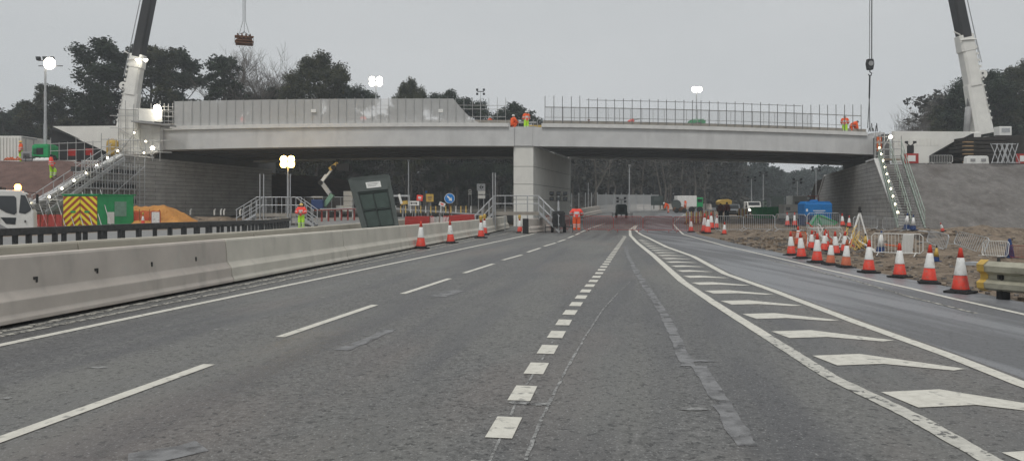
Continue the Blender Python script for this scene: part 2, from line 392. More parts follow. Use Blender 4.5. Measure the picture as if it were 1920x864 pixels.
# ================================================================ SETTING
# ground sheet: fine near the site, coarse to the horizon
def grid_sheet(name, xs, ys, fz, mats, fm=None, parent=None):
    b = MB(); nx, ny = len(xs), len(ys)
    b.v = [Vector((x, y, fz(x, y))) for y in ys for x in xs]
    for j in range(ny-1):
        for i in range(nx-1):
            b.f.append((j*nx+i, j*nx+i+1, (j+1)*nx+i+1, (j+1)*nx+i))
            b.m.append(fm((xs[i]+xs[i+1])/2, (ys[j]+ys[j+1])/2) if fm else 0)
    return b.build(name, mats, parent, smooth=True)
def frange(a, b, s):
    o = []; 
    while a < b-1e-6: o.append(a); a += s
    return o+[b]
xs = [-420, -250, -120, -80]+frange(-60, -12, 2)+frange(-11, 6, 1)+frange(6.4, 40, .4)+[42, 45, 50, 60, 80, 120, 250, 420]
ys = [-60, -20, 0]+frange(3, 60, .5)+frange(61, 100, 1)+frange(103, 160, 3)+[180, 220, 300, 400]
g = grid_sheet('ground', xs, ys, lambda x, y: ground(x, y)-(.03 if (xb(y)-20 < x < xr(y)+1.1 and y < 175) else 0)-(.25 if (xb(y)+.5 < x < xr(y)+.1 and y < 172) else 0),
               ['dirt', 'verge', 'trench'], lambda x, y: 2 if (x > 21.6+.5*fbm(y, x, .5) and 37.8+.4*fbm(x, y, .7) < y < 42.6+.5*fbm(x, y, .6) and x < 60) else 1 if (x < xb(y)-3 and y > 62) or y > 105 or y < -5 or x > 60 or x < -50 else 0)
struct(g)

def strip(name, fl, fr, y0, y1, mat_, dz, step=1.5, n=6, zf=None):
    b = MB(); ys_ = frange(y0, y1, step)
    for y in ys_:
        for i in range(n+1):
            x = fl(y)+(fr(y)-fl(y))*i/n
            b.v.append(Vector((x, y, (zf or zp)(y)+dz)))
    for j in range(len(ys_)-1):
        for i in range(n): b.f.append((j*(n+1)+i, j*(n+1)+i+1, (j+1)*(n+1)+i+1, (j+1)*(n+1)+i)); b.m.append(0)
    return struct(b.build(name, mat_))
# the gore's right-hand line separates the main carriageway from the slip road
def pxline(pts, dz=0):
    out = []
    for a, b_ in pts:
        Y = (CAMH)*F/(b_-HY)
        for _ in range(40):
            Y = (CAMH-zp(Y))*F/(b_-HY)*.5+Y*.5
        out.append(Vector((X(a, Y), Y, 0)))
    return out
goreR = pxline([(2300, 858), (1920, 726), (1780, 670), (1600, 605), (1450, 547), (1360, 515), (1300, 482), (1250, 464), (1220, 449), (1200, 439), (1189, 430), (1194, 423)])
goreL = pxline([(2020, 950), (1855, 868), (1710, 785), (1560, 712), (1435, 632), (1340, 571), (1280, 530), (1225, 480), (1195, 456), (1182, 442), (1181, 431), (1192, 423)])
def along(line, y):
    return interp(y, [(p.y, p.x) for p in line])
gR = sorted([(p.y, p.x) for p in goreR]); gL = sorted([(p.y, p.x) for p in goreL])
def gr(y): return interp(y, gR) if y < gR[-1][0] else gR[-1][1]+(y-gR[-1][0])*.25
strip('road', lambda y: xb(y)-.7, lambda y: gr(y)+.16, -8, 172, 'asphalt', .02)
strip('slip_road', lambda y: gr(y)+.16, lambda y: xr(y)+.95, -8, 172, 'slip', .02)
strip('left_carriageway', lambda y: xb(y)-19, lambda y: xb(y)-6.2, -8, 60, 'asphaltleft', .03, zf=lambda y: ground(xb(y)-12, y)+.05)

def ribbon(b, pts, w_, dz, jag=0., seg=.4, m=0):
    """painted line along ground points (x,y), w_ wide across"""
    P2 = []
    for a, c in zip(pts, pts[1:]):
        k = max(1, int((c-a).length/seg))
        for i in range(k): P2.append(a.lerp(c, i/k))
    P2.append(pts[-1]); n0 = len(b.v)
    for i, p in enumerate(P2):
        d = (P2[min(i+1, len(P2)-1)]-P2[max(i-1, 0)]); d.z = 0; d.normalize(); s_ = Vector((d.y, -d.x, 0))
        j1, j2 = random.uniform(-jag, jag), random.uniform(-jag, jag)
        for q, jj in ((-1, j1), (1, j2)):
            v = p+s_*(q*w_/2+jj); b.v.append(Vector((v.x, v.y, zp(v.y)+dz)))
    for i in range(len(P2)-1): b.f.append((n0+2*i, n0+2*i+1, n0+2*i+3, n0+2*i+2)); b.m.append(m)
LZ = .026
b = MB(); ribbon(b, pxline([(-300, 712), (0, 650.5), (250, 597.5), (450, 555.5), (600, 524), (850, 471.5), (1028, 430.5)]), .15, LZ); struct(b.build('edge_line', 'paint'))
b = MB(); ribbon(b, pxline([(-300, 700), (0, 633.5), (450, 544), (700, 492), (894, 450), (970, 432.5)]), .13, LZ, .012, .2); struct(b.build('worn_edge_line', 'oldpaint'))
b = MB(); ribbon(b, pxline([(-300, 690), (0, 625.5), (250, 574), (450, 536), (700, 486), (890, 446)]), .16, LZ, .05, .12); struct(b.build('crumbled_edge_strip', 'oldpaint'))
b = MB()
for a, c in [((-110, 870), (392, 687)), ((525, 635), (703, 574)), ((755, 553), (843, 524)), ((870, 513.6), (925, 496)), ((942.6, 489), (978.5, 479)), ((989, 474), (1013, 466)), ((1020, 462.7), (1042, 456.2)), ((1046, 454.5), (1060, 449.5)), ((1065, 447), (1076, 442.5)), ((1079, 441), (1087, 437.3)), ((1089, 436), (1097, 432.5)), ((1099, 431.5), (1108, 428)), ((1111, 427), (1135, 419))]:
    ribbon(b, pxline([a, c]), .13, LZ)
struct(b.build('lane_line', 'paint'))
# short block line
blk = pxline([(870, 951), (935, 826), (1000, 705), (1039, 638), (1065, 594), (1094, 553), (1116, 524), (1137, 495), (1152, 473), (1166, 453), (1172, 444)])
b = MB(); y = 4.15
while y < 44:
    x0, x1 = along(blk, y), along(blk, y+.52)
    ribbon(b, [Vector((x0, y, 0)), Vector((x1, y+.52, 0))], .19, LZ, 0, 1); y += 1.0
struct(b.build('block_line', 'paint'))
b = MB(); ribbon(b, goreR, .17, LZ)
ribbon(b, pxline([(1280, 530), (1225, 480), (1195, 456), (1182, 442), (1181, 431), (1192, 423)]), .17, LZ)
ribbon(b, pxline([(1435, 632), (1340, 571), (1280, 530)]), .16, LZ, .004)
struct(b.build('gore_line', 'paint'))
b = MB(); ribbon(b, pxline([(2020, 950), (1855, 868), (1710, 785), (1560, 712), (1435, 632)]), .155, LZ, .006, .1); struct(b.build('worn_gore_line', 'paint_worn'))
b = MB(); y = 3.24
while y < 40:
    for (dy) in (0,):
        xl, xr_ = along(goreL, y)+.16, gr(y-.9)-.2
        if xr_-xl < .25: break
        xm = xl+(xr_-xl)*.46; t = min(.5, .5*(xr_-xl)/1.1)
        pts = [(xl, y), (xm, y+.1), (xr_+.05, y-.72*(xr_-xl)/1.3), (xr_-.12, y-.80*(xr_-xl)/1.3), (xm, y-.42), (xl+.05, y-.5)]
        pts = [pts[i] for i in (5, 4, 3, 2, 1, 0)]
        n0 = len(b.v)
        for (px_, py_) in pts: b.v.append(Vector((px_, py_, zp(py_)+LZ)))
        b.f += [(n0, n0+1, n0+4, n0+5), (n0+1, n0+2, n0+3, n0+4)]; b.m += [0, 0]
    y += 1.6
struct(b.build('chevron_marking', 'paint'))
b = MB(); ribbon(b, [Vector((xr(y), y, 0)) for y in [3, 6, 9, 11.2, 13.25, 14.8, 17, 19.5, 21.3, 26, 32, 39, 46.7, 55, 65, 80, 100]], .12, LZ); struct(b.build('slip_edge_line', 'paint'))
b = MB(); ribbon(b, pxline([(1830, 590), (1700, 557), (1600, 527), (1520, 507), (1440, 488)]), .07, LZ, .01, .2); struct(b.build('slip_worn_line', 'oldpaint'))
# thin scratched lines and repair strips
b = MB(); ribbon(b, pxline([(985, 868), (1015, 790), (1060, 700), (1100, 630), (1130, 583), (1160, 550), (1185, 527)]), .025, .0245, .006, .12)
ribbon(b, pxline([(905, 900), (970, 755), (1040, 637)]), .02, .0235, .004, .15)
struct(b.build('scratched_line', 'scuff'))
b = MB()
ribbon(b, pxline([(1400, 842), (1376, 800), (1345, 745), (1310, 690)]), .15, .0248, .014, .12)
ribbon(b, pxline([(1290, 690), (1268, 640), (1250, 600), (1225, 560), (1205, 530)]), .14, .0246, .014, .15)
ribbon(b, pxline([(1205, 530), (1190, 505), (1177, 480), (1172, 462)]), .14, .0244, .03, .2)
ribbon(b, pxline([(640, 660), (690, 640), (735, 619)]), .16, .0245, .02, .1)
ribbon(b, pxline([(240, 866), (300, 858), (380, 842)]), .26, .0245, .03, .1)
ribbon(b, pxline([(820, 558), (860, 546)]), .30, .0245, .03, .1)
ribbon(b, pxline([(1285, 680), (1340, 680)]), .10, .0251, .02, .05)
struct(b.build('road_patch', 'patch'))
b = MB(); rr = random.Random(4)
for (a, c) in [(316, 652), (416, 621), (494, 597), (552, 576), (605, 560), (650, 548), (687, 535), (720, 525), (745, 516), (180, 693), (10, 751), (795, 582), (1232, 628), (975, 760), (1015, 762), (1300, 772)]:
    p = pxline([(a, c)])[0]; k = rr.uniform(.06, .13)
    pts = [Vector((p.x+k*math.cos(t)*rr.uniform(.7, 1.2), p.y+.5*k*math.sin(t)*rr.uniform(.6, 1.2), 0)) for t in [i*math.pi/4 for i in range(8)]]
    n0 = len(b.v)
    for v in pts: b.v.append(Vector((v.x, v.y, zp(v.y)+.0252)))
    b.f.append(tuple(range(n0, n0+8))); b.m.append(0)
struct(b.build('road_scuff', 'scuff'))

# embankments
def bank(name, side, mats, ytoe, ycrest, zc):
    wx = wallL if side < 0 else wallR
    def fz(x, y):
        t = (y-ytoe)/(ycrest-ytoe); t2 = (100-y)/10
        e = min(1, max(0, t)); e2 = min(1, max(0, t2))
        zb = zp(y)+(.4 if side < 0 else -.05)
        z = zb+(zc-zb)*min(e, e2)
        if 0 < t < 1.02: z += .10*fbm(x, y, .5)+.05*fbm(x, y, 2)
        elif t >= 1: z += .05*fbm(x, y, .4)
        return z-(.6 if t <= -.02 else 0)
    bb = MB(); offs = frange(0.5, 36, .9)+[45, 60, 90, 150, 300]; ys_ = [ytoe-1]+frange(ytoe, ycrest+1, .5)+frange(ycrest+2, 100, 3)+[103]
    nx = len(offs)
    for y in ys_:
        for o_ in offs:
            x = wx(y)+side*o_; bb.v.append(Vector((x, y, fz(x, y))))
    for j in range(len(ys_)-1):
        for i in range(nx-1):
            q = (j*nx+i, j*nx+i+1, (j+1)*nx+i+1, (j+1)*nx+i)
            bb.f.append(q if side > 0 else q[::-1]); bb.m.append(0)
    return struct(bb.build(name, mats, smooth=True))
bank('embankment', -1, 'brownbank', 45, 55.5, 5.15)
bank('embankment', 1, 'gravel', 48.3, 56, 5.0)

# ================================================================ BRIDGE
def fy(x): return 59.75+.063*x
def ztop(x): return 8.46-.00062*x*x
bridge = thing('bridge', 'grey concrete road bridge with two spans on a slim wall pier over the carriageway', 'bridge', (1, 60, .2))
def span_mesh(b, x0, x1, y_off0, y_off1, zt0, zt1, n=14, m=0):
    """beam following the hog of the deck: between offsets behind the face, zt measured below ztop"""
    st = len(b.v)
    for i in range(n+1):
        x = x0+(x1-x0)*i/n
        for yo, zo in ((y_off0, zt0), (y_off1, zt0), (y_off1, zt1), (y_off0, zt1)):
            xx = x+.268*yo; b.v.append(Vector((xx, fy(x)+yo, ztop(x)+zo)))
    for i in range(n):
        a = st+i*4; c = a+4
        for k in range(4): b.f.append((a+k, a+(k+1) % 4, c+(k+1) % 4, c+k)); b.m.append(m)
    b.f += [(st+3, st+2, st+1, st), (st+n*4, st+n*4+1, st+n*4+2, st+n*4+3)]; b.m += [m, m]
XL, XR = -28.9, 30.2
for (a, c) in ((XL, .16), (1.68, XR)):
    b = MB(); span_mesh(b, a, c, 0, 1.2, -1.82, -.3); span_mesh(b, a, c, 14.4, 15.4, -1.82, -.3); b.build('edge_beam', 'conc', bridge, True)
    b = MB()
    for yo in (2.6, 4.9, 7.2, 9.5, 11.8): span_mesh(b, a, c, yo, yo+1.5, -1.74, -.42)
    b.build('girders', 'soffit_shade', bridge, True)
    b = MB(); span_mesh(b, a, c, 1.2, 14.4, -.42, -.22); b.build('deck_slab', 'soffit_shade', bridge, True)
for (a, c) in ((-27.3, -.25), (2.40, 29.3)):
    b = MB(); span_mesh(b, a, c, -.16, .34, -.3, 0); span_mesh(b, a, c, 15.2, 15.6, -.3, 0); b.build('cornice', 'cornice', bridge, True)
    b = MB(); span_mesh(b, a, c, .42, .48, -.22, .30); b.build('formwork_upstand', 'ply', bridge, True)
b = MB()
b.box((.92, 60.7, ztop(1)-1.05), (1.515, 1.6, 1.52)); b.build('beam_end_block', 'conc', bridge, True, bevel=.02)
# wall pier along the road
b = MB()
def pier_pt(t, s_): # t 0..15 along, s_ side
    return Vector((.13+s_*1.58+.275*t, 60+t, 0))
zlev = [-.4, 2.35, 3.58, 5.0, 6.62]
for i, (z0, z1) in enumerate(zip(zlev, zlev[1:])):
    gap = .035
    q = [pier_pt(0, 0), pier_pt(0, 1), pier_pt(15.2, 1), pier_pt(15.2, 0)]
    b.ext([Vector((p.x, p.y, z0+(gap if i else 0))) for p in q], (0, 0, z1-z0-(gap if i else 0)), 0)
q = [pier_pt(.05, .03), pier_pt(.05, .97), pier_pt(15.1, .97), pier_pt(15.1, .03)]
b.ext([Vector((p.x, p.y, -.3)) for p in q], (0, 0, 6.8), 1)
b.build('pier', ['pier', 'joint'], bridge, True)
# abutments with sloping wing walls
def abut(side):
    wx = wallL if side < 0 else wallR
    zf = 5.5 if side < 0 else 5.2
    if side < 0: prof = [(45.6, -.5), (45.6, .9), (54.6, zf), (57.6, zf), (73, zf), (73, -.5)]
    else: prof = [(45.6 if side < 0 else 47.5, -.5), (45.6 if side < 0 else 47.5, .9 if side < 0 else .45), (54.6, zf), (57.6, zf), (77, zf), (79, zf-.1), (88, 1.2), (88, -.5)]
    b = MB(); th = .45*side
    b.ext([Vector((wx(y), y, z)) for y, z in prof], (th, 0, 0), 0)
    o = b.build('abutment', 'block', bridge, True)
    for (ya, za), (yb_, zb_) in ((prof[1], prof[2]), (prof[2], prof[3]))+(((prof[5], prof[6]),) if side > 0 else ()):
        b = MB(); b.beam((wx(ya)+th*.45, ya, za+.06), (wx(yb_)+th*.45, yb_, zb_+.06), .6, .12); b.build('wall_coping', 'conc', bridge, True)
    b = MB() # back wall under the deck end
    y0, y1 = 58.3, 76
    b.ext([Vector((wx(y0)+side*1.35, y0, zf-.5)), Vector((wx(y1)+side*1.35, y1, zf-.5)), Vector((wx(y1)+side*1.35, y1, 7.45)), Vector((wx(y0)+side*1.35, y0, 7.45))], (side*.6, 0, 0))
    b.build('back_wall', 'soffit_shade', bridge, True)
abut(-1); abut(1)
b = MB()
for px_ in (1637, 1646): b.box((X(px_, 61.9)+.1, 62.2, 7.3), (.35, 1.1, 1.2))
b.box((X(1643, 62)+.3, 62.6, 7.15), (.6, 1.5, 1.6)); b.build('deck_end_block', 'conc', bridge, True)

# scaffold edge protection on the deck, one thing per span
def deck_rail(xa, xc, n, label, tall, net):
    mid = (xa+xc)/2
    t = thing('edge_guardrail', label, 'guardrail', (mid, fy(mid)+.2, ztop(mid)), 0, 'scaffold guardrails along the bridge edges')
    for i in range(n):
        x = xa+(xc-xa)*i/(n-1); z = ztop(x); b = MB()
        hh = 2.05 if not tall else (2.1 if 4 < i < n-4 else 2.25)
        b.tube([(x, fy(x)+.24, z-.2), (x+random.uniform(-.02, .02), fy(x)+.24, z+hh*random.uniform(.97, 1.03))], .02 if net else .028, 0, 5)
        b.build('post', 'tube' if net else 'tubedark', t, True)
    rails = (.55, 1.15, 1.45) if not tall else (.55, 1.35, 1.38)
    for zz in rails:
        b = MB(); b.tube([(x, fy(x)+.32, ztop(x)+zz) for x in [xa+(xc-xa)*k/12 for k in range(13)]], .022, 0, 5); b.build('rail', 'tube', t, True)
    if tall:
        a2, c2 = X(1100, 60), X(1508, 61); b = MB(); b.tube([(x, fy(x)+.32, ztop(x)+1.98) for x in [a2+(c2-a2)*k/12 for k in range(13)]], .022, 0, 5); b.build('rail', 'tubedark', t, True)
    return t
g1 = deck_rail(X(325, 58.2), X(948, 59.8), 40, 'scaffold guardrail with white debris netting along the left span', False, True)
g2 = deck_rail(X(1022, 60), X(1618, 61.5), 38, 'open scaffold guardrail with tall posts along the right span', True, False)
b = MB(); ya = .30
xa, xc, xd = X(325, 58.2), X(850, 59.6), X(897, 59.7)
n = 30
for i in range(n+1):
    x = xa+(xc-xa)*i/n; b.v += [Vector((x, fy(x)+ya, ztop(x)+.05)), Vector((x, fy(x)+ya, ztop(x)+1.98))]
for i in range(n): b.f.append((2*i, 2*i+2, 2*i+3, 2*i+1)); b.m.append(0)
for i in range(7):
    t_ = i/6; x = xc+(xd-xc)*t_; k = len(b.v); b.v += [Vector((x, fy(x)+ya, ztop(x)+.05)), Vector((x, fy(x)+ya, ztop(x)+.1+1.88*(1-t_)**1.4))]
    if i: b.f.append((k-2, k, k+1, k-1)); b.m.append(0)
b.build('netting', 'netting', g1, True)
b = MB()
for px_, py_ in ((588, 208), (825, 206)):
    x = X(px_, 59); b = MB(); b.box((x, fy(x)+.20, Z(py_, 59)), (.38, .015, .26)); b.build('notice', 'white', g1, True)

b = MB(); xa, xc = X(1024, 60), X(1530, 61)
for i in range(31):
    x = xa+(xc-xa)*i/30; b.v += [Vector((x, fy(x)+.34, ztop(x)+.28)), Vector((x, fy(x)+.34, ztop(x)+1.38))]
for i in range(30): b.f.append((2*i, 2*i+2, 2*i+3, 2*i+1)); b.m.append(0)
b.build('mesh_panel', 'mesh_pale', g2, True)
for i in range(24):
    x = xa+(xc-xa)*(i+.5)/24; b = MB(); b.tube([(x, fy(x)+.32, ztop(x)+.2), (x, fy(x)+.32, ztop(x)+1.38)], .018, 0, 4); b.build('thin_post', 'tube', g2, True)
# ---------------------------------------------------------------- white wing parapets with the dark earth-retaining faces behind
def parapet(side):
    Y = 57.5 if side < 0 else 57
    if side < 0:
        t = thing('parapet_wall', 'long white concrete parapet tapering to a point beside the left crane', 'wall', (X(165, 62), 62, 5.2))
        Y = 62
        front = [(98, 237), (232, 236), (232, 292), (205, 286)]; dark = [(96, 240), (205, 288), (205, 300), (96, 300)]
    else:
        t = thing('parapet_wall', 'ribbed white concrete parapet tapering to a point beside the right crane', 'wall', (X(1745, 62), 62, 5.1))
        Y = 60
        front = [(1675, 246), (1822, 247), (1742, 292), (1742, 306), (1675, 306)]; dark = [(1826, 250), (1826, 306), (1744, 306), (1744, 292)]
    b = MB(); b.ext([P(a, c, Y) for a, c in front], (0, .3, 0)); b.build('white_face', 'whitepanel', t, True, bevel=.01)
    b = MB(); b.ext([P(a, c, Y+.35) for a, c in dark], (0, .3, 0)); b.build('dark_face', 'black', t, True)
    if side > 0:
        b = MB()
        for k in range(12): b.box(P(1686+k*6.6, 266, Y-.02), (.07, .05, .55))
        b.build('ribs', 'whitepanel', t, True)
        b = MB()
        for k in range(22): b.tube([P(1678+k*3.1, 246, Y+.2), P(1678+k*3.1, 234-(k % 3), Y+.2)], .018, 0, 4)
        b.tube([P(1676, 238, Y+.2), P(1745, 238, Y+.2)], .015, 0, 4)
        b.build('rebar', 'tubedark', t, True)
parapet(-1); parapet(1)
# ================================================================ TREES
def leaf_mesh(name, clumps, n_per, size, m, seed, flat=.5):
    rr = random.Random(seed); v = []; f = []
    for (c, r) in clumps:
        c = Vector(c)
        for _ in range(int(n_per*r*r)):
            d = Vector((rr.gauss(0, 1), rr.gauss(0, 1), rr.gauss(0, 1))).normalized()
            k = rr.random()**.45*rr.uniform(.75, 1.12)
            p = c+Vector((d.x*r*k, d.y*r*k, d.z*r*k*flat+.15*r*math.sin(d.x*5+c.x)))
            s_ = size*rr.uniform(.5, 1.3)
            a = Vector((rr.gauss(0, 1), rr.gauss(0, 1), rr.gauss(0, .6))).normalized()*s_
            q = a.cross(Vector((rr.gauss(0, 1), rr.gauss(0, 1), rr.gauss(0, 1)))).normalized()*s_*.6
            i = len(v); v += [p-a-q*.4, p+q, p+a*1.1, p-q*.9]
            f.append((i, i+1, i+2, i+3))
    me = bpy.data.meshes.new(name); me.from_pydata([tuple(x) for x in v], [], f); me.materials.append(M[m]); me.update(); return me
def limb(b, p, d, L, r, rr, depth, tips, bend=.25, m=0, n=5):
    pts = [Vector(p)]; d = Vector(d).normalized()
    for i in range(5):
        d = (d+Vector((rr.gauss(0, bend), rr.gauss(0, bend), rr.gauss(.05, bend*.6)))*.5).normalized(); pts.append(pts[-1]+d*L/5)
    b.tube(pts, r, m, n, r1=r*.35, cap=False); tips.append(pts[-1])
    if depth > 0:
        for i in range(3):
            k = rr.choice([2, 3, 4, 5]); q = pts[k]
            dd = (d+Vector((rr.gauss(0, .7), rr.gauss(0, .7), rr.gauss(.15, .4)))).normalized()
            limb(b, q, dd, L*rr.uniform(.45, .7), r*.5, rr, depth-1, tips, bend, m, max(3, n-1))
def pine_tree(seed, H=20, spread=4.2, base=.42, kind='pine', dome=False, bark='bark', dens=190, size=.155):
    rr = random.Random(seed)
    t = thing('pine_tree', 'x', 'tree')
    b = MB(); tips = []
    pts = [Vector((0, 0, -1))]; lean = rr.uniform(-.04, .04)
    for i in range(1, 9): pts.append(Vector((lean*H*i/8+rr.gauss(0, .12), rr.gauss(0, .12), H*.93*i/8)))
    b.tube(pts, .30, 0, 8, r1=.07)
    clumps = []
    nl = 24 if not dome else 34
    for i in range(nl):
        fz_ = base+(.97-base)*(i/(nl-1))
        k = fz_*8; i0 = min(7, int(k)); p = pts[i0].lerp(pts[i0+1], k-i0); p.z = min(p.z, H*.93)
        u = (fz_-base)/(1-base)
        if dome: sp = spread*(math.sin(math.pi*min(1, .18+u*.80))**.6)
        else: sp = spread*(math.sin(math.pi*(.22+.74*u))**.8)*rr.uniform(.55, 1.15)
        a = i*2.4+rr.uniform(-.5, .5)
        d = Vector((math.cos(a), math.sin(a), rr.uniform(.1, .5)+u*.4))
        tp = []; limb(b, p, d, sp*.85, .10*(1.1-u*.6), rr, 1, tp, .3)
        for q in tp:
            if rr.random() < .88: clumps.append((q+Vector((0, 0, .15)), rr.uniform(.85, 1.5)*(spread/4.2)**.6))
    for _ in range(5): clumps.append((pts[-1]+Vector((rr.gauss(0, .8), rr.gauss(0, .8), rr.uniform(-.8, .6))), rr.uniform(.6, 1.0)))
    b.build('trunk', bark, t, smooth=True)
    me = leaf_mesh('crown', clumps, dens, size, kind, seed+5, .55)
    o = bpy.data.objects.new('crown', me); COL.objects.link(o); o.parent = t
    return t
def bare_tree(seed, H=15, spread=5, thick=.2):
    rr = random.Random(seed); t = thing('bare_tree', 'x', 'tree')
    b = MB(); tips = []
    pts = [Vector((0, 0, -1)), Vector((.1, 0, H*.15)), Vector((rr.gauss(0, .2), 0, H*.32)), Vector((rr.gauss(0, .3), 0, H*.5))]
    b.tube(pts, thick, 0, 7, r1=thick*.6)
    b.build('trunk', 'palebark', t, smooth=True)
    b = MB()
    def br(p, d, L, r, depth):
        q = [Vector(p)]; dd = Vector(d).normalized()
        for i in range(3):
            dd = (dd+Vector((rr.gauss(0, .16), rr.gauss(0, .16), .07))).normalized(); q.append(q[-1]+dd*L/3)
        b.tube(q, r, 0, 4 if depth > 2 else 3, r1=r*.5, cap=False)
        if depth <= 0: return
        for i in range(4 if depth > 1 else 5):
            s_ = q[rr.choice([1, 2, 3, 3])]; nd = (dd+Vector((rr.gauss(0, .55), rr.gauss(0, .55), rr.gauss(.1, .3)))).normalized()
            br(s_, nd, L*rr.uniform(.55, .78), max(.012, r*.52), depth-1)
    for i in range(7):
        a = i*2*math.pi/7*1.7; p = pts[2].lerp(pts[3], i/7)
        br(p, (math.cos(a)*spread/H*1.3, math.sin(a)*spread/H*1.3, 1), H*.27, thick*.45, 4)
    b.build('crown', 'palebark', t)
    return t
def wood_tree(seed, conif, far=False):
    """woodland edge tree: long bare trunk, thin high crown"""
    rr = random.Random(seed); t = thing('woodland_tree', 'x', 'tree')
    H = 12; b = MB(); tips = []
    pts = [Vector((rr.gauss(0, .1)*i, 0, H*i/6-.5)) for i in range(7)]
    b.tube(pts, rr.uniform(.12, .2), 0, 6, r1=.05); cl = []
    for i in range(16):
        p = pts[rr.choice([2, 3, 4, 4, 5, 5, 6])]; a = rr.uniform(0, 6.28); tp = []
        limb(b, p, (math.cos(a), math.sin(a), .45), rr.uniform(1.4, 3), .05, rr, 1, tp, .3, 0, 4)
        cl += [(q, rr.uniform(.6, 1.1)) for q in tp if rr.random() < (.85 if conif else .30)]
    b.build('trunk', 'bark_hazed' if far else 'bark' if conif else 'palebark', t)
    me = leaf_mesh('crown', cl, 42, .26, 'wood_hazed' if far else 'wood_fol', seed+3, .8)
    o = bpy.data.objects.new('crown', me); COL.objects.link(o); o.parent = t
    return t
def put_tree(key, mk, h0, px, top, Y, label, wscale=1., rz=None, group=None, cat='tree', zb=None):
    x = X(px, Y); zb = ground(x, Y) if zb is None else zb
    H = Z(top, Y)-zb; s = H/h0
    return place(key, mk, (x, Y, zb), random.uniform(0, 6.28) if rz is None else rz, label, group, (s*wscale, s*wscale, s))
PK = {'pa': lambda: pine_tree(1, 20, 4.6, .40), 'pb': lambda: pine_tree(2, 20, 4.0, .30, 'pine2'), 'pc': lambda: pine_tree(3, 20, 3.4, .25),
      'pd': lambda: pine_tree(4, 20, 6.6, .28, 'pine2', True), 'pe': lambda: pine_tree(5, 20, 5.4, .16, 'pine', True),
      'ba': lambda: bare_tree(11, 15, 6, .24), 'bb': lambda: bare_tree(12, 15, 3, .15)}
for key, px, top, Y, ws, label in [
    ('pc', 12, 208, 108, 1.0, 'dark pine at the far left edge, the lowest of the left group'),
    ('pb', 98, 150, 103, 1.0, 'dark pine behind the tall lamp mast left of the cranes'),
    ('pe', 52, 196, 112, .9, 'low dark pine between the container and the lamp mast'),
    ('pc', 150, 176, 106, 1.3, 'broad pine right of the tall lamp mast, lower than its neighbours'),
    ('pa', 212, 78, 95, 1.05, 'tall dark pine just left of the left crane boom'),
    ('pb', 285, 74, 99, 1.05, 'tallest dark pine, behind the upper part of the left crane boom'),
    ('pa', 350, 96, 102, .9, 'dark pine with a flat crown right of the left crane boom'),
    ('pc', 412, 97, 97, 1.0, 'pointed dark pine left of the large bare tree'),
    ('ba', 468, 105, 101, 1.0, 'large bare winter tree with a fan of fine branches above the deck netting'),
    ('bb', 530, 134, 110, 1.0, 'thin bare tree between the big bare tree and the domed pine'),
    ('pd', 592, 117, 98, .80, 'broad domed dark pine above the middle of the left span'),
    ('pe', 652, 163, 104, 1.0, 'dark pine sloping down to the right of the domed pine'),
    ('pe', 515, 168, 106, .9, 'small dark pine low between the bare trees'),
    ('pe', 455, 176, 112, .9, 'small dark pine at the foot of the large bare tree'),
    ('pe', 330, 188, 112, 1.1, 'low dark pine beside the left end of the netting'),
    ('pd', 765, 163, 104, .55, 'small round pine showing alone above the deck netting'),
    ('pe', 838, 174, 112, .8, 'small pine above the sloping end of the netting'),
    ('pe', 880, 188, 116, .9, 'low pine behind the gap beside the sloping netting'),
    ('pe', 965, 197, 114, .9, 'low pine behind the standing worker over the pier'),
    ('pb', 1762, 190, 100, 1.0, 'loose crowned pine left of the right crane boom'),
    ('ba', 1722, 215, 106, .8, 'bare tree at the left end of the right hand trees'),
    ('bb', 1745, 196, 110, .9, 'slender bare tree beside the loose crowned pine'),
    ('pc', 1806, 160, 97, 1.0, 'pine right behind the right crane boom'),
    ('pe', 1852, 140, 96, 1.0, 'dark domed pine right of the right crane boom'),
    ('pd', 1912, 134, 98, .8, 'large dark pine at the right edge of the photo'),
    ('pe', 1885, 190, 104, 1.2, 'dense lower pine between the two large right hand pines')]:
    put_tree(key, PK[key], 15 if key[0] == 'b' else 20, px, top, Y, label, ws)
rr = random.Random(5); wk = 0
def wood(px, top, Y, lab, grp):
    global wk; wk += 1
    k = rr.choice(['wa', 'wb', 'wc', 'wd']) if 'paler' not in lab else rr.choice(['tree_five', 'tree_six'])
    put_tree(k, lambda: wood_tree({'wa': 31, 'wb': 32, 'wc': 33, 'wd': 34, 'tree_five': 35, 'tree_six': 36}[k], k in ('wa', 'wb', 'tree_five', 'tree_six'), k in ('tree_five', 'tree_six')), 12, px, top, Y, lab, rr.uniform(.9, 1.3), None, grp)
for i in range(13): wood(-20+i*21+rr.uniform(-6, 6), 226+rr.uniform(-8, 20), 116+rr.uniform(-4, 6), 'dark tree in the low wood behind the left embankment', 'trees behind the left embankment')
for row, (Y, n) in enumerate(((118, 26), (132, 30), (150, 30))):
    for i in range(n):
        px = 470+(1330-470)*(i+rr.random())/n
        wood(px, 262+rr.uniform(-14, 14), Y+rr.uniform(-5, 5), 'tall thin trunked tree in the dark wood seen under the bridge', 'trees of the dark wood under the bridge')
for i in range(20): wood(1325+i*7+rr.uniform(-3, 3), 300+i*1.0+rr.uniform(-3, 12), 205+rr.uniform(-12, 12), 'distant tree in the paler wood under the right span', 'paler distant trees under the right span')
for i in range(10): wood(1750+i*22+rr.uniform(-6, 6), 205+rr.uniform(-8, 20), 110+rr.uniform(-4, 6), 'dark tree in the low wood behind the right embankment', 'trees behind the right embankment')
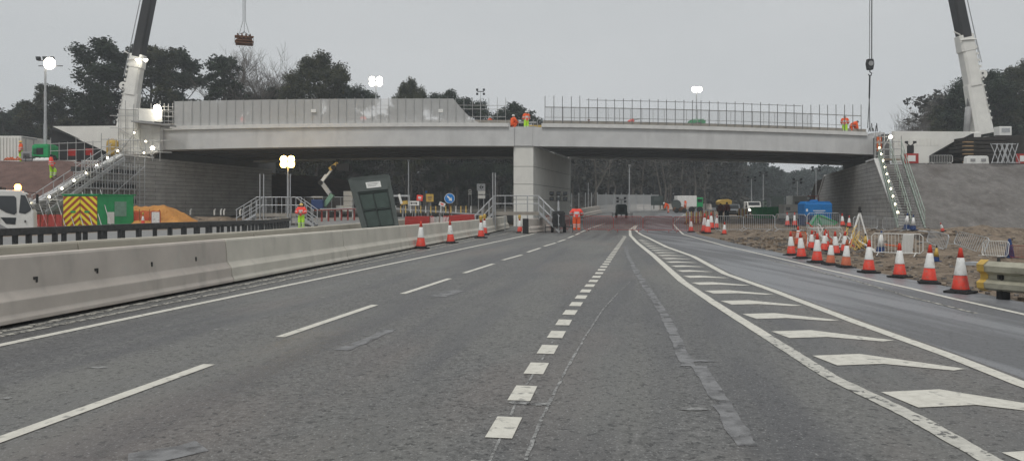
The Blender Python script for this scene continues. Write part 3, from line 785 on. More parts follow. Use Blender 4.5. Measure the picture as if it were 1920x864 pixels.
# the depth of the wood: one mass of foliage and branches behind the trees one can tell apart
cl = []
for i in range(1100):
    px = rr.uniform(400, 1390); Y = rr.uniform(150, 195); cl.append((P(px, rr.uniform(266, 392), Y), rr.uniform(2.0, 3.4)))
me = leaf_mesh('distant_wood', cl, 26, .42, 'wood_fol', 77, .9); o = bpy.data.objects.new('distant_wood', me); COL.objects.link(o)
tag(o, 'dense dark wood filling the view under the bridge behind the thin trunks', 'wood', kind='stuff')
cl = []
for i in range(800):
    px = rr.uniform(1290, 1660); top = interp(px, [(1300, 300), (1370, 308), (1400, 322), (1430, 312), (1470, 326), (1520, 316), (1580, 312), (1640, 312)])
    Y = rr.uniform(230, 290); cl.append((P(px, rr.uniform(top+10, 396), Y), rr.uniform(2.2, 4.2)))
me = leaf_mesh('hillside_wood', cl, 26, .55, 'wood_hazed', 78, .8); o = bpy.data.objects.new('hillside_wood', me); COL.objects.link(o)
tag(o, 'hazy blue green wood on the rise beyond the right span', 'wood', kind='stuff')
cl = []
for i in range(150):
    px = rr.choice([rr.uniform(-120, 290), rr.uniform(1740, 2040)]); Y = rr.uniform(112, 124); cl.append((P(px, rr.uniform(232 if px < 600 else 205, 330), Y), rr.uniform(1.6, 2.8)))
for i in range(90): cl.append((P(rr.uniform(285, 720), rr.uniform(224, 300), rr.uniform(112, 124)), rr.uniform(1.6, 2.6)))
me = leaf_mesh('understorey', cl, 30, .36, 'wood_fol', 79, .8); o = bpy.data.objects.new('understorey', me); COL.objects.link(o)
tag(o, 'dark undergrowth filling the gaps below the pines behind both embankments', 'undergrowth', kind='stuff')
# leaning pale stems visible against the dark wood
for px, py, dx, lab in ((590, 372, 40, 'pale leaning birch stem behind the lit yellow lamp'), (770, 376, 3, 'straight pale stem in the wood beside the lamp post'), (1100, 372, 60, 'pale leaning birch stem beyond the right side of the pier'), (1245, 372, -22, 'pale leaning birch stem beyond the road bend')):
    Y = 114; t = thing('birch_tree', lab, 'tree', (X(px, Y), Y, ground(X(px, Y), Y)))
    b = MB(); b.tube([P(px, 392, Y), P(px+dx*.4, 345, Y), P(px+dx*.8, 300, Y), P(px+dx, 270, Y)], .11, 0, 6, r1=.05); b.build('trunk', 'palebark', t, True)
    b = MB(); r2 = random.Random(px)
    for k in range(14):
        q = r2.uniform(.5, 1); p = P(px+dx*q, 392-122*q, Y); a = r2.uniform(0, 6.28)
        limb(b, p, (math.cos(a), math.sin(a), .7), 2.6, .035, r2, 1, [], .3, 0, 3)
    b.build('branches', 'palebark', t, True)

# ================================================================ PEOPLE
def person(px, py_feet, Y, label, pose='stand', rz=0., jacket='hiorange', legs='hiorange', helmet='helmetw', z=None, H=1.76, mesh_z=None, bands=True):
    x = X(px, Y); zf = z if z is not None else Z(py_feet, Y)
    t = thing('person', label, 'person', (x, Y, zf), rz)
    s = H/1.78
    J = {'pel': (0, 0, .97), 'spi': (0, 0, 1.16), 'che': (0, .0, 1.36), 'nec': (0, 0, 1.50), 'hed': (0, .02, 1.62), 'top': (0, .0, 1.72)}
    LR = {}
    for sd in (-1, 1):
        LR[sd] = {'sh': (.185*sd, 0, 1.43), 'el': (.26*sd, -.03, 1.16), 'wr': (.25*sd, .08, .92), 'ha': (.245*sd, .11, .84), 'hp': (.10*sd, 0, .90), 'kn': (.12*sd, .02, .50), 'an': (.125*sd, -.02, .09), 'to': (.14*sd, .15, .045)}
    if pose == 'fold':
        for sd in (-1, 1): LR[sd]['el'] = (.33*sd, .06, 1.18); LR[sd]['wr'] = (.10*sd, .24, 1.14); LR[sd]['ha'] = (.02*sd, .27, 1.13)
    if pose == 'hold':
        for sd in (-1, 1): LR[sd]['el'] = (.27*sd, .02, 1.15); LR[sd]['wr'] = (.16*sd, .27, 1.06); LR[sd]['ha'] = (.10*sd, .33, 1.06)
    if pose == 'climb':
        LR[1]['kn'] = (.12, .26, .62); LR[1]['an'] = (.12, .20, .22); LR[1]['to'] = (.13, .36, .19)
        LR[-1]['wr'] = (-.30, .22, 1.10); LR[-1]['ha'] = (-.31, .28, 1.10)
    if pose == 'bend':
        def tilt(p, a=R(62)):
            q = Vector(p)-Vector((0, 0, .95)); return tuple(Vector((q.x, q.y*math.cos(a)+q.z*math.sin(a), q.z*math.cos(a)-q.y*math.sin(a)))+Vector((0, -.08, .95)))
        for k in ('spi', 'che', 'nec', 'hed', 'top'): J[k] = tilt(J[k])
        for sd in (-1, 1):
            LR[sd]['sh'] = tilt(LR[sd]['sh']); a = Vector(LR[sd]['sh'])
            LR[sd]['el'] = tuple(a+Vector((.03*sd, .05, -.28))); LR[sd]['wr'] = tuple(a+Vector((0, .12, -.52))); LR[sd]['ha'] = tuple(a+Vector((0, .16, -.60)))
    if pose == 'crouch':
        dz = -.50
        for k in J: J[k] = (J[k][0], J[k][1]+(.12 if k != 'pel' else -.05), J[k][2]+dz)
        J['spi'] = (0, .03, J['spi'][2])
        for sd in (-1, 1):
            d = LR[sd]; d['hp'] = (.1*sd, -.05, .40); d['kn'] = (.17*sd, .38, .52); d['an'] = (.14*sd, .02, .10); d['to'] = (.15*sd, .19, .045)
            d['sh'] = (.185*sd, .12, .93); d['el'] = (.26*sd, .26, .70); d['wr'] = (.14*sd, .46, .62); d['ha'] = (.10*sd, .53, .60)
    V = []; E = []; Rd = []; cls = []
    def v(p, r): V.append(tuple(c*s for c in p)); Rd.append(r*s); return len(V)-1
    ids = {k: v(J[k], r) for k, r in (('pel', .155), ('spi', .145), ('che', .165), ('nec', .062), ('hed', .088), ('top', .068))}
    segs = []
    def e(a, b, c): E.append((a, b)); segs.append((V[a], V[b], c))
    e(ids['pel'], ids['spi'], 'J'); e(ids['spi'], ids['che'], 'J'); e(ids['che'], ids['nec'], 'J'); e(ids['nec'], ids['hed'], 'S'); e(ids['hed'], ids['top'], 'S')
    hd = Vector(J['hed']); n_ = v(tuple(hd+Vector((0, .105, -.01))), .016); e(ids['hed'], n_, 'S')
    for sd in (-1, 1):
        d = LR[sd]
        ear = v(tuple(hd+Vector((.088*sd, -.01, 0))), .016); e(ids['hed'], ear, 'S')
        a = v(d['sh'], .082); bq = v(d['el'], .062); c = v(d['wr'], .048); h_ = v(d['ha'], .034)
        e(ids['che'], a, 'J'); e(a, bq, 'J'); e(bq, c, 'J'); e(c, h_, 'S')
        hv = Vector(d['ha']); dr = (hv-Vector(d['wr'])).normalized(); sdv = dr.cross(Vector((0, 0, 1)) if abs(dr.z) < .7 else Vector((0, 1, 0))).normalized()
        for k, L in ((-1.5, .055), (-.5, .07), (.5, .065), (1.5, .05)):
            f1 = v(tuple(hv+sdv*k*.020+dr*L*.6), .0095); f2 = v(tuple(hv+sdv*k*.022+dr*L+Vector((0, 0, -.012))), .008); e(h_, f1, 'S'); e(f1, f2, 'S')
        th = v(tuple(hv-sdv*.045-dr*.01), .010); e(c, th, 'S')
        a = v(d['hp'], .105); bq = v(d['kn'], .082); c = v(d['an'], .062); q = v(d['to'], .042)
        e(ids['pel'], a, 'L'); e(a, bq, 'L'); e(bq, c, 'L'); e(c, q, 'B')
    me = bpy.data.meshes.new('body'); me.from_pydata(V, E, []); o = bpy.data.objects.new('body', me); COL.objects.link(o)
    md = o.modifiers.new('skin', 'SKIN'); md.use_smooth_shade = True
    for i, r in enumerate(Rd): me.skin_vertices[0].data[i].radius = (r, r*.85 if i < 3 else r)
    me.skin_vertices[0].data[0].use_root = True
    o.modifiers.new('sub', 'SUBSURF').levels = 1; o.modifiers['sub'].render_levels = 1
    dg = bpy.context.evaluated_depsgraph_get(); ev = bpy.data.meshes.new_from_object(o.evaluated_get(dg))
    bpy.data.objects.remove(o); bpy.data.meshes.remove(me)
    ev.materials.clear()
    for q in ('skin', 'boot'): ev.materials.append(M[q])
    sg = [(Vector(a), Vector(b_), c) for a, b_, c in segs]
    def near(p):
        best = (9, 'J')
        for a, b_, c in sg:
            ab = b_-a; u = max(0, min(1, (p-a).dot(ab)/max(ab.length_squared, 1e-9))); dd = (a+ab*u-p).length
            if dd < best[0]: best = (dd, c)
        return best[1]
    cl = [near(pl.center) for pl in ev.polygons]
    for pl, c in zip(ev.polygons, cl): pl.material_index = 1 if c == 'B' else 0; pl.use_smooth = True
    body = bpy.data.objects.new('body', ev); COL.objects.link(body); body.parent = t
    def shell(name, code, mt, off):
        vs = {}; b = MB()
        for pl, c in zip(ev.polygons, cl):
            if c != code: continue
            f = []
            for vi in pl.vertices:
                if vi not in vs: vs[vi] = len(b.v); vv = ev.vertices[vi]; b.v.append(vv.co+vv.normal*off)
                f.append(vs[vi])
            b.f.append(tuple(f))
            zz = pl.center.z/s; bd = 0
            if bands:
                if code == 'L' and (.26 < zz < .33 or .40 < zz < .47) and pose != 'crouch': bd = 1
                if code == 'J' and (1.02 < zz < 1.09 or 1.20 < zz < 1.26) and pose in ('stand', 'fold', 'hold', 'climb'): bd = 1
            b.m.append(bd)
        if b.f: b.build(name, [mt, 'reflect'], t, smooth=True)
    shell('jacket', 'J', jacket, .050*s); shell('trousers', 'L', legs, .030*s)
    hh = Vector(J['hed'])*s; up = (Vector(J['top'])-Vector(J['nec'])).normalized()
    rot = Vector((0, 0, 1)).rotation_difference(up).to_matrix()
    b = MB()
    if helmet in ('hair', 'darkcloth'): b.lathe([(.02, -.05), (.098, -.03), (.105, .03), (.085, .09), (.04, .122)], 12)
    else: b.lathe([(.15, .03), (.15, .042), (.118, .05), (.115, .09), (.085, .135), (.03, .155)], 14)
    b.v = [rot @ (q*s)+hh+Vector((0, -.01, .0)) for q in b.v]
    b.build('helmet' if helmet.startswith('helmet') else 'cap', helmet, t, smooth=True)
    return t
person(1081, 433.5, 53.5, 'worker in orange hi-vis seen from behind, alone on the road by the red mesh barriers', 'fold', 0, 'hipink', 'hiorange', 'hair', H=1.86).scale = (1.22, 1.1, 1)
person(565, 430, 46.8, 'worker in orange jacket, lime trousers and yellow helmet standing behind the concrete barriers', 'fold', R(180), 'hipink', 'hilime', 'helmety', z=ground(X(565, 46.8), 46.8), H=1.68)
person(96, 336, 52, 'worker in orange jacket and lime trousers on the embankment beside the left stairs', 'climb', R(-60), 'hipink', 'hilime', 'darkcloth')
person(39, 306, 58.5, 'worker in orange standing by the end of the white container on the left bank', 'stand', R(120), 'hiorange', 'hilime', 'helmety')
def dz(x): return ztop(x)-.22
for px, Y, lab, pose, rz, jk, lg, hl, dzz, H in [
    (455, 64, 'worker in red orange seen through the deck netting, left of the two', 'stand', R(90), 'hipink', 'hipink', 'helmetw', 0, 1.76),
    (681, 65, 'worker in red orange seen through the deck netting near the lit mast lamp', 'hold', R(-40), 'hipink', 'hipink', 'helmetw', 0, 1.76),
    (919, 65, 'worker with white helmet bending behind the sloping end of the netting', 'stand', R(60), 'hiorange', 'hiorange', 'helmetw', -.25, 1.70),
    (960, 61.6, 'worker in orange crouching on the deck left of the standing worker over the pier', 'crouch', R(-60), 'hiorange', 'hiorange', 'helmetw', -.1, 1.76),
    (987, 61.3, 'worker in orange jacket and lime trousers standing over the pier between the deck edges', 'hold', R(20), 'hiorange', 'hilime', 'helmetw', -.32, 1.74),
    (1101, 66, 'worker crouching low behind the right span rail, nearest the pier', 'crouch', R(-90), 'hiorange', 'darkcloth', 'helmetw', .15, 1.76),
    (1178, 66, 'worker in faded red bending forward behind the right span rail', 'bend', R(-70), 'hipink', 'hipink', 'helmetw', .1, 1.76),
    (1584, 61.9, 'worker standing at the right end of the deck with back turned', 'hold', R(-30), 'hiorange', 'hilime', 'helmetw', -.12, 1.72),
    (1596, 62.1, 'worker bending over at the right end of the deck beside the standing one', 'bend', R(-90), 'hiorange', 'hiorange', 'hair', -.12, 1.72)]:
    x = X(px, Y); person(px, 0, Y, lab, pose, rz, jk, lg, hl, z=dz(x)+dzz, H=H)
person(1663, 300, 59.8, 'worker half hidden at the head of the right stairs', 'stand', R(200), 'hiorange', 'hiorange', 'helmetw', z=5.25)
person(1351, 0, 72, 'dark clothed person beside the pickup, the left of a pair', 'stand', R(-20), 'maroon', 'darkcloth', 'darkcloth', z=ground(X(1351, 72), 72), H=1.66, bands=False)
person(1363, 0, 70, 'dark clothed person in front of the pickup, the right of a pair', 'stand', R(15), 'maroon', 'darkcloth', 'darkcloth', z=ground(X(1363, 70), 70), H=1.80, bands=False)
person(1253, 0, 96, 'far worker in orange on the road beyond the bridge, left of the white truck', 'bend', R(90), 'hiorange', 'hiorange', 'helmetw', z=zp(96)+.02)
person(1285, 0, 98, 'far worker in orange standing beside the distant white truck', 'stand', R(90), 'hiorange', 'hiorange', 'helmetw', z=zp(98)+.02)
# ================================================================ CRANES
def crane(side):
    if side < 0:
        Y = 70; lab = 'white mobile crane on the left bank, its black topped boom leaning right'
        lo, mid, hi = (236, 250), (259, 108), (457, -880); wlo, wmid = 33, 22; tipd = (264, 104)
    else:
        Y = 66; lab = 'white mobile crane on the right bank with its black topped boom leaning left'
        lo, mid, hi = (1842, 252), (1808, 72), (1634, -760); wlo, wmid = 35, 24
    zg = 5.1; t = thing('mobile_crane', lab, 'crane', (X(lo[0], Y), Y, zg))
    k = Y/F; s = -side
    pl, pm, ph = P(*lo, Y), P(*mid, Y), P(*hi, Y)
    # carrier, wheels, slewing cab and counterweight
    cx = X(lo[0], Y)-s*2
    b = MB(); b.box((cx, Y+1.5, zg+1.15), (11, 2.7, .8)); b.box((cx-s*6.2, Y+1.5, zg+1.5), (1.8, 2.6, 1.9)); b.build('carrier', 'crane', t, True, bevel=.05)
    for i in range(5):
        for yy in (.2, 2.8):
            b = MB(); b.wheel((cx-4.6+i*2.2, Y+yy, zg+.55), .55, .4, (0, 1, 0)); b.build('wheel', 'black', t, True)
    b = MB(); b.box((cx-s*1, Y+1.5, zg+2.3), (5, 2.6, 1.3)); b.box((cx-s*4, Y+1.5, zg+2.3), (1.6, 3.2, 1.8)); b.build('superstructure', 'crane', t, True, bevel=.06)
    b = MB(); b.box((pl.x+side*.2+s*1.6, Y-.1, zg+2.5), (1.9, 1.0, 1.5)); cb = b.build('cab', 'crane', t, True, bevel=.1)
    b = MB(); b.box((pl.x+side*.2+s*1.6, Y-.62, zg+2.7), (1.5, .04, .8)); b.build('window', 'glass', cb, False).parent = t
    # boom: wide base section, narrower neck, black telescopic sections up to the head
    def sec(p, q, w0, w1, n, m_, d=1.1):
        b = MB(); dr = (q-p).normalized(); sd = Vector((dr.z, 0, -dr.x)); v = []
        for c, w_ in ((p, w0), (q, w1)):
            for a, yy in ((-.5, -.36), (-.36, -.5), (.36, -.5), (.5, -.36), (.5, .36), (.36, .5), (-.36, .5), (-.5, .36)): v.append(c+sd*a*w_+Vector((0, yy*d*w_/w0, 0)))
        b.add(v, [tuple(range(7, -1, -1)), tuple(range(8, 16))]+[(i, (i+1) % 8, 8+(i+1) % 8, 8+i) for i in range(8)], 0)
        return b.build(n, m_, t, True, bevel=.02)
    sec(pl, pl.lerp(pm, .52), wlo*k, wlo*k*.86, 'boom_base', 'crane')
    sec(pl.lerp(pm, .50), pm, wlo*k*.74, wmid*k, 'boom_neck', 'crane')
    sec(pl.lerp(pm, .86), pm.lerp(pm+(pm-pl).normalized()*1.2, .2), wmid*k*1.2, wmid*k*1.15, 'boom_collar', 'crane')
    q1 = pm.lerp(ph, .36); q2 = pm.lerp(ph, .68)
    sec(pm, q1, wmid*k*.86, wmid*k*.78, 'boom_section', 'boom_paint'); sec(q1, q2, wmid*k*.68, wmid*k*.60, 'boom_section', 'boom_paint'); sec(q2, ph, wmid*k*.5, wmid*k*.42, 'boom_section', 'boom_paint')
    dr = (pm-pl).normalized(); sd = Vector((dr.z, 0, -dr.x))
    off = wmid*k*.62*(1 if side > 0 else -1)
    b = MB()
    for o_ in (0, .16): b.tube([pl.lerp(pm, .72)+sd*(off+(o_ if side > 0 else -o_))-Vector((0, .4, 0)), pm+sd*(off*1.05)-Vector((0, .4, 0)), pm.lerp(ph, .4)+sd*off*.7-Vector((0, .4, 0))], .035, 0, 5)
    b.build('hydraulic_line', 'galv', t, True)
    # lift cylinder
    b = MB(); st = pl+Vector((side*-1.5 if side > 0 else 1.3, -.1, -.3)); en = pl.lerp(pm, .50)-sd*.3*side
    b.tube([st, st.lerp(en, .6)], .26, 0, 10); b.tube([st.lerp(en, .6), en], .17, 0, 10); b.build('lift_cylinder', 'grey' if side > 0 else 'crane', t, True, smooth=True)
    # small fittings seen along the boom: brackets, lamps arms, a pin
    b = MB(); r3 = random.Random(3+side)
    for i in range(12):
        f_ = .15+.8*i/12; c = pl.lerp(pm, f_); b.box(c+sd*(wlo*k*.45*(1-.25*f_))*(1 if side > 0 else -1)+Vector((0, -.5, 0)), (.12, .12, .2))
    b.tube([pm+Vector((-1.1, -.3, .5)), pm+Vector((-.3, -.3, .1))], .06, 0, 5); b.tube([pm+Vector((-.7, -.6, -.3)), pm+Vector((.7, -.6, -.2))], .06, 0, 5)
    b.wheel(pl.lerp(pm, .60)+sd*(wmid*k*.62)*(1 if side > 0 else -1)+Vector((0, -.4, 0)), .38, .3, (0, 1, 0), 0, 12)
    b.build('fittings', 'crane', t, True)
    b = MB()  # lettering-like dark warning plates on the boom's edge
    for i in range(9):
        f_ = .25+.045*i; c = pl.lerp(pm, f_); b.box(c+sd*(wlo*k*.40)*(1 if side > 0 else -1)+Vector((0, -.58, 0)), (.16, .02, .14))
    b.build('boom_marks', 'darkmetal', t, True)
    if side < 0:
        for a, c in ((258, 114), (273, 114)):
            b = MB(); b.lathe([(.05, -.12), (.16, 0), (.2, .12)], 10, 0, P(a, c, Y-1)); b.v = [Vector((v.x, v.y, v.z)) for v in b.v]; l = b.build('work_lamp', 'lampwhite', t, True)
    # boom head, ropes
    b = MB(); b.box(ph+Vector((s*-.0, 0, .1)), (1.6, .8, .9)); b.wheel(ph+Vector((.5*s*-1+.2, 0, 0)), .45, .3, (0, 1, 0)); b.build('boom_head', 'crane', t, True)
    return t, Y
tL, YL = crane(-1); tR, YR = crane(1)
b = MB(); YH = 66
for dx in (-1.6, 1.8): b.tube([P(1634+dx, -760, YH), P(1632+dx, 112, YH)], .03, 0, 5)
b.tube([P(1637, -760, YH), P(1635, 112, YH)], .025, 0, 4)
b.build('hoist_rope', 'tubedark', tR, True)
b = MB()
for dx, d2 in ((-3, -4), (0, 0), (3, 4)): b.tube([P(457+dx*.4, -880, YL), P(458+dx*.8, 40, YL), P(458+d2*2.2, 62, YL)], .022, 0, 4)
b.build('hoist_rope', 'tubedark', tL, True)
# hook block and slings
t = thing('hook_block', 'black crane hook block hanging from ropes above the right end of the deck', 'hook block', P(1631, 125, YH))
b = MB(); c = P(1631, 122, YH); b.ext([c+Vector(v) for v in ((-.24, -.2, .5), (.24, -.2, .5), (.32, -.2, .1), (.22, -.2, -.45), (-.22, -.2, -.45), (-.32, -.2, .1))], (0, .4, 0)); b.build('block', 'black', t, True, bevel=.04)
b = MB(); b.wheel(c+Vector((0, 0, .1)), .22, .5, (0, 1, 0), 0, 14); b.build('sheave', 'grey', t, True)
b = MB(); b.tube([c+Vector((0, 0, -.4)), c+Vector((0, 0, -.62)), c+Vector((.16, 0, -.74)), c+Vector((.12, 0, -.92)), c+Vector((-.06, 0, -.94)), c+Vector((-.13, 0, -.82))], .05, 0, 7); b.build('hook', 'darkmetal', t, True)
b = MB(); h0 = P(1631, 142, YH)
b.tube([h0, P(1630, 185, YH)], .07, 0, 5)
b.tube([P(1630, 185, YH), P(1627, 240, YH-1)], .035, 0, 5); b.tube([P(1630, 185, YH), P(1631, 242, YH)], .035, 0, 5)
tag(b.build('lifting_sling', 'black'), 'long dark slings hanging from the hook block to the deck end', 'sling')
# timber bundle hanging on the left
c = P(458, 73, YL); t = thing('timber_bundle', 'bundle of brown timbers hanging from the left crane high over the deck', 'load', c)
b = MB(); r3 = random.Random(8)
for lv in range(4):
    for i in range(4):
        if lv % 2: b.beam(c+Vector((-.75+r3.uniform(-.12, .12), -.5+i*.33, .28-lv*.17)), c+Vector((.75+r3.uniform(-.12, .12), -.5+i*.33, .28-lv*.17)), .14, .12)
        else: b.beam(c+Vector((-.55+i*.36, -.65, .28-lv*.17)), c+Vector((-.55+i*.36, .65, .28-lv*.17)), .13, .12)
b.v = [c+Matrix.Rotation(R(18), 3, 'Z') @ (v-c) for v in b.v]; b.build('timbers', 'rusty', t, True)
b = MB(); b.box(c+Vector((0, 0, -.48)), (1.55, 1.3, .08), rot=Matrix.Rotation(R(18), 3, 'Z')); b.build('pallet', 'rusty', t, True)
b = MB()
for dx, dy in ((-.7, -.5), (.7, -.5), (-.7, .5), (.7, .5)): b.tube([P(458, 60, YL), c+Vector((dx, dy, .1)), c+Vector((dx, dy, -.5))], .02, 0, 4)
b.build('sling', 'black', t, True)

# sheeted scaffold tower that wraps the left end of the deck
t = thing('sheeted_scaffold', 'pale sheeted scaffold tower wrapped round the left end of the deck below the crane', 'scaffold', (X(265, 57), 57, 5.5))
b = MB(); yy = 57.0
poly = [(222, 205), (262, 200), (262, 206), (320, 212), (320, 228), (300, 232), (300, 283), (288, 290), (228, 290), (216, 262), (222, 236)]
b.ext([P(a, c, yy) for a, c in [(222, 205), (259, 203), (259, 238), (262, 290), (226, 290), (216, 262), (224, 236)]], (0, 2.6, 0))
b.build('sheeting', 'whitepanel', t, True, bevel=.03)
b = MB(); b.ext([P(a, c, yy+.3) for a, c in [(262, 232), (300, 236), (300, 281), (288, 288), (262, 290)]], (0, .5, 0)); b.build('sheeting', 'netting', t, True)
b = MB(); b.ext([P(a, c, yy-.4) for a, c in [(260, 203), (304, 206), (304, 229), (260, 226)]], (0, .06, 0)); b.build('sheeting', 'whitepanel', t, True)
b = MB(); b.beam(P(252, 229, yy-.1), P(325, 236, yy-.1), 1.0, .1); b.beam(P(262, 230, yy+.5), P(318, 238, yy+.5), .1, .3); b.build('walkway', 'grey', t, True)
b = MB(); rs = random.Random(2)
for px_ in (222, 236, 250, 262, 283, 300): b.tube([P(px_, 292, yy-.15), P(px_+rs.uniform(-1, 1), 192+rs.uniform(-4, 6), yy-.15)], .03, 0, 5)
for py_ in (205, 217, 240, 262, 284): b.tube([P(206 if py_ in (217, 240) else 218, py_, yy-.2), P(322, py_+2, yy-.2)], .028, 0, 5)
b.tube([P(222, 240, yy-.2), P(258, 262, yy-.2)], .028, 0, 5); b.tube([P(226, 284, yy-.2), P(258, 242, yy-.2)], .028, 0, 5)
for k in range(4): b.tube([P(304, 200+k*9, yy-.2), P(326, 201+k*9, yy)], .028, 0, 5)
for px_ in (308, 316, 324): b.tube([P(px_, 194, yy-.2), P(px_, 232, yy)], .028, 0, 5)
b.build('scaffold_frame', 'tube', t, True)
for i, (a, c, r_) in enumerate(((295, 203, .28), (293, 217, .13), (286, 278, .16), (273, 265, .08), (252, 249, .06), (270, 287, .06), (202, 287, .07))):
    b = MB(); b.lathe([(.02, -r_), (r_*.8, -r_*.6), (r_, 0), (r_*.8, r_*.6), (.02, r_)], 10, 0, P(a, c, yy-.6)); b.build('lamp', 'lampwhite' if i < 3 else 'bulb', t, True, smooth=True)
# yellow plastic tank
t = thing('plastic_tank', 'yellow upright plastic tank on the left bank beside the sheeted scaffold', 'tank', P(211, 293, 56.3)); b = MB()
b.lathe([(.02, 0), (.40, .02), (.42, .3), (.40, .34), (.42, .38), (.42, .7), (.40, .74), (.42, .78), (.40, 1.1), (.3, 1.22), (.02, 1.24)], 14); b.build('body', 'yellow', t, smooth=True)
b = MB(); b.lathe([(.12, 1.22), (.12, 1.30), (.02, 1.31)], 10); b.build('lid', 'yellow', t)

# ================================================================ STAIRS
def stair(label, p0, p1, wdt, nst, lights, key):
    rail_paint = 'stair_paint' if key > 0 else 'galv'
    # p0 foot, p1 head; the flight is wdt wide across
    p0, p1 = Vector(p0), Vector(p1); t = thing('scaffold_stairs', label, 'stairs', p0)
    d = (p1-p0); dh = Vector((d.x, d.y, 0)).normalized(); sd = Vector((dh.y, -dh.x, 0))
    for q in (-1, 1):
        b = MB(); b.beam(p0+sd*q*wdt/2, p1+sd*q*wdt/2, .06, .26); b.build('stringer', rail_paint, t, True)
        b = MB()
        for h_ in (.5, 1.0): b.tube([p0+sd*q*wdt/2+Vector((0, 0, h_+.1)), p1+sd*q*wdt/2+Vector((0, 0, h_+.1))], .025, 0, 5)
        b.build('handrail', rail_paint, t, True)
        if key > 0 and q < 0:
            b = MB(); low, high = p0+sd*q*wdt/2, p1+sd*q*wdt/2; b.add([low, high, high+Vector((0, 0, 1.05)), low+Vector((0, 0, 1.05))], [(0, 1, 2, 3)]); b.build('mesh_panel', 'mesh_green', t, True)
        for i in range(9):
            c = p0.lerp(p1, (i+.1)/8.3)+sd*q*wdt/2; b = MB(); b.tube([c, c+Vector((0, 0, 1.15))], .025, 0, 5); b.build('baluster', rail_paint, t, True)
    if key > 0:
        b = MB()
        for h_ in (.5, 1.0): b.tube([p0+Vector((0, 0, h_+.1)), p1+Vector((0, 0, h_+.1))], .022, 0, 5)
        b.build('handrail', rail_paint, t, True)
        for i in range(9): c = p0.lerp(p1, (i+.4)/8.8); b = MB(); b.tube([c, c+Vector((0, 0, 1.1))], .022, 0, 5); b.build('baluster', rail_paint, t, True)
    for i in range(nst):
        c = p0.lerp(p1, (i+.5)/nst); b = MB(); b.beam(c-sd*wdt/2, c+sd*wdt/2, .25, .035); b.build('tread', 'grey', t, True)
    b = MB()
    for i in range(6):
        c = p0.lerp(p1, i/5.5)
        for q in (-1, 1):
            gz = min(c.z-.1, ground(c.x, c.y)+ (0)); b.tube([c+sd*q*wdt/2, Vector((c.x+sd.x*q*wdt/2, c.y+sd.y*q*wdt/2, gz))], .025, 0, 5)
    b.build('supports', 'tube', t, True)
    b = MB(); pts = []
    for i in range(lights):
        f_ = (i+.3)/lights; pts.append(p0.lerp(p1, f_)-sd*wdt/2*(1 if key > 0 else -1)+Vector((0, -.05, .95)))
    cord = []
    for a, c in zip(pts, pts[1:]): cord += [a, a.lerp(c, .5)-Vector((0, 0, .1))]
    b.tube(cord+[pts[-1]], .012, 0, 4)
    f = thing('festoon_lights', 'string of warm bulbs along the %s stairs' % ('right' if key > 0 else 'left'), 'string lights', pts[0])
    b.build('cable', 'black', f, True)
    for p in pts:
        b = MB(); r_ = .07; b.lathe([(.02, -r_), (r_*.75, -r_*.7), (r_, 0), (r_*.7, r_*.7), (.03, r_*1.1)], 8, 0, p-Vector((0, 0, .08))); b.build('bulb', 'bulb', f, True, smooth=True)
    return t
stair('grey scaffold stairs with handrails climbing the left bank to the deck', P(72, 400, 47.2), P(222, 297, 54.2), 1.1, 26, 7, -1)
stair('steep grey metal stairs between string lights climbing to the right end of the deck', P(1709, 432, 46.4)+Vector((0, 0, .1)), P(1668, 291, 54.6), 1.5, 30, 10, 1)
# scaffold standing in front of the left wing wall
t = thing('wall_scaffold', 'open tube scaffold against the concrete block wall left of the deck', 'scaffold', (X(230, 51), 51, ground(-27, 51)))
b = MB(); q0, q1 = 50.2, 55.5
for i in range(12):
    y = q0+(q1-q0)*i/11; x = wallL(y)+.9
    b.tube([(x, y, ground(x, y)-.1), (x, y, 4.9+.5*(i % 2))], .03, 0, 5)
    b.tube([(x-.6, y, ground(x, y)-.1), (x-.6, y, 4.9)], .03, 0, 5)
    for z in (1.9, 3.0, 4.1): b.tube([(x-.7, y, z), (x+.15, y, z)], .025, 0, 4)
b.build('standards', 'galv', t, True)
b = MB()
for z in (1.4, 1.9, 2.5, 3.0, 3.6, 4.1, 4.7):
    for o_ in (.9, .3): b.tube([(wallL(q0)+o_, q0-.2, z), (wallL(q1)+o_, q1+.2, z)], .025, 0, 5)
b.tube([(wallL(q0)+.95, q0, 1), (wallL(q1)+.95, q1, 4.8)], .025, 0, 5)
b.build('ledgers', 'galv', t, True)
b = MB()
for z in (1.94, 3.04): b.ext([Vector((wallL(q0)+.25, q0, z)), Vector((wallL(q0)+.9, q0, z)), Vector((wallL(q1)+.9, q1, z)), Vector((wallL(q1)+.25, q1, z))], (0, 0, .05))
b.build('boards', 'grey', t, True)
b = MB()
for z in (2.15, 3.25, 4.3):
    for i in range(14): b = MB(); y = q0+(q1-q0)*i/13; b.box((wallL(y)+.12, y, z), (.25, .12, .32)); b.build('shutter_bracket', 'darkmetal', t, True)
t = thing('raking_tubes', 'row of raking scaffold tubes at the foot of the left stairs', 'scaffold', (X(140, 46), 46, .6)); b = MB()
for i in range(9): b.tube([P(72+i*17, 425, 46.5), P(62+i*17+(-10), 372-i*2, 48)], .028, 0, 5)
b.tube([P(60, 376, 47.5), P(215, 372, 48)], .028, 0, 5); b.build('tubes', 'tube', t, True)
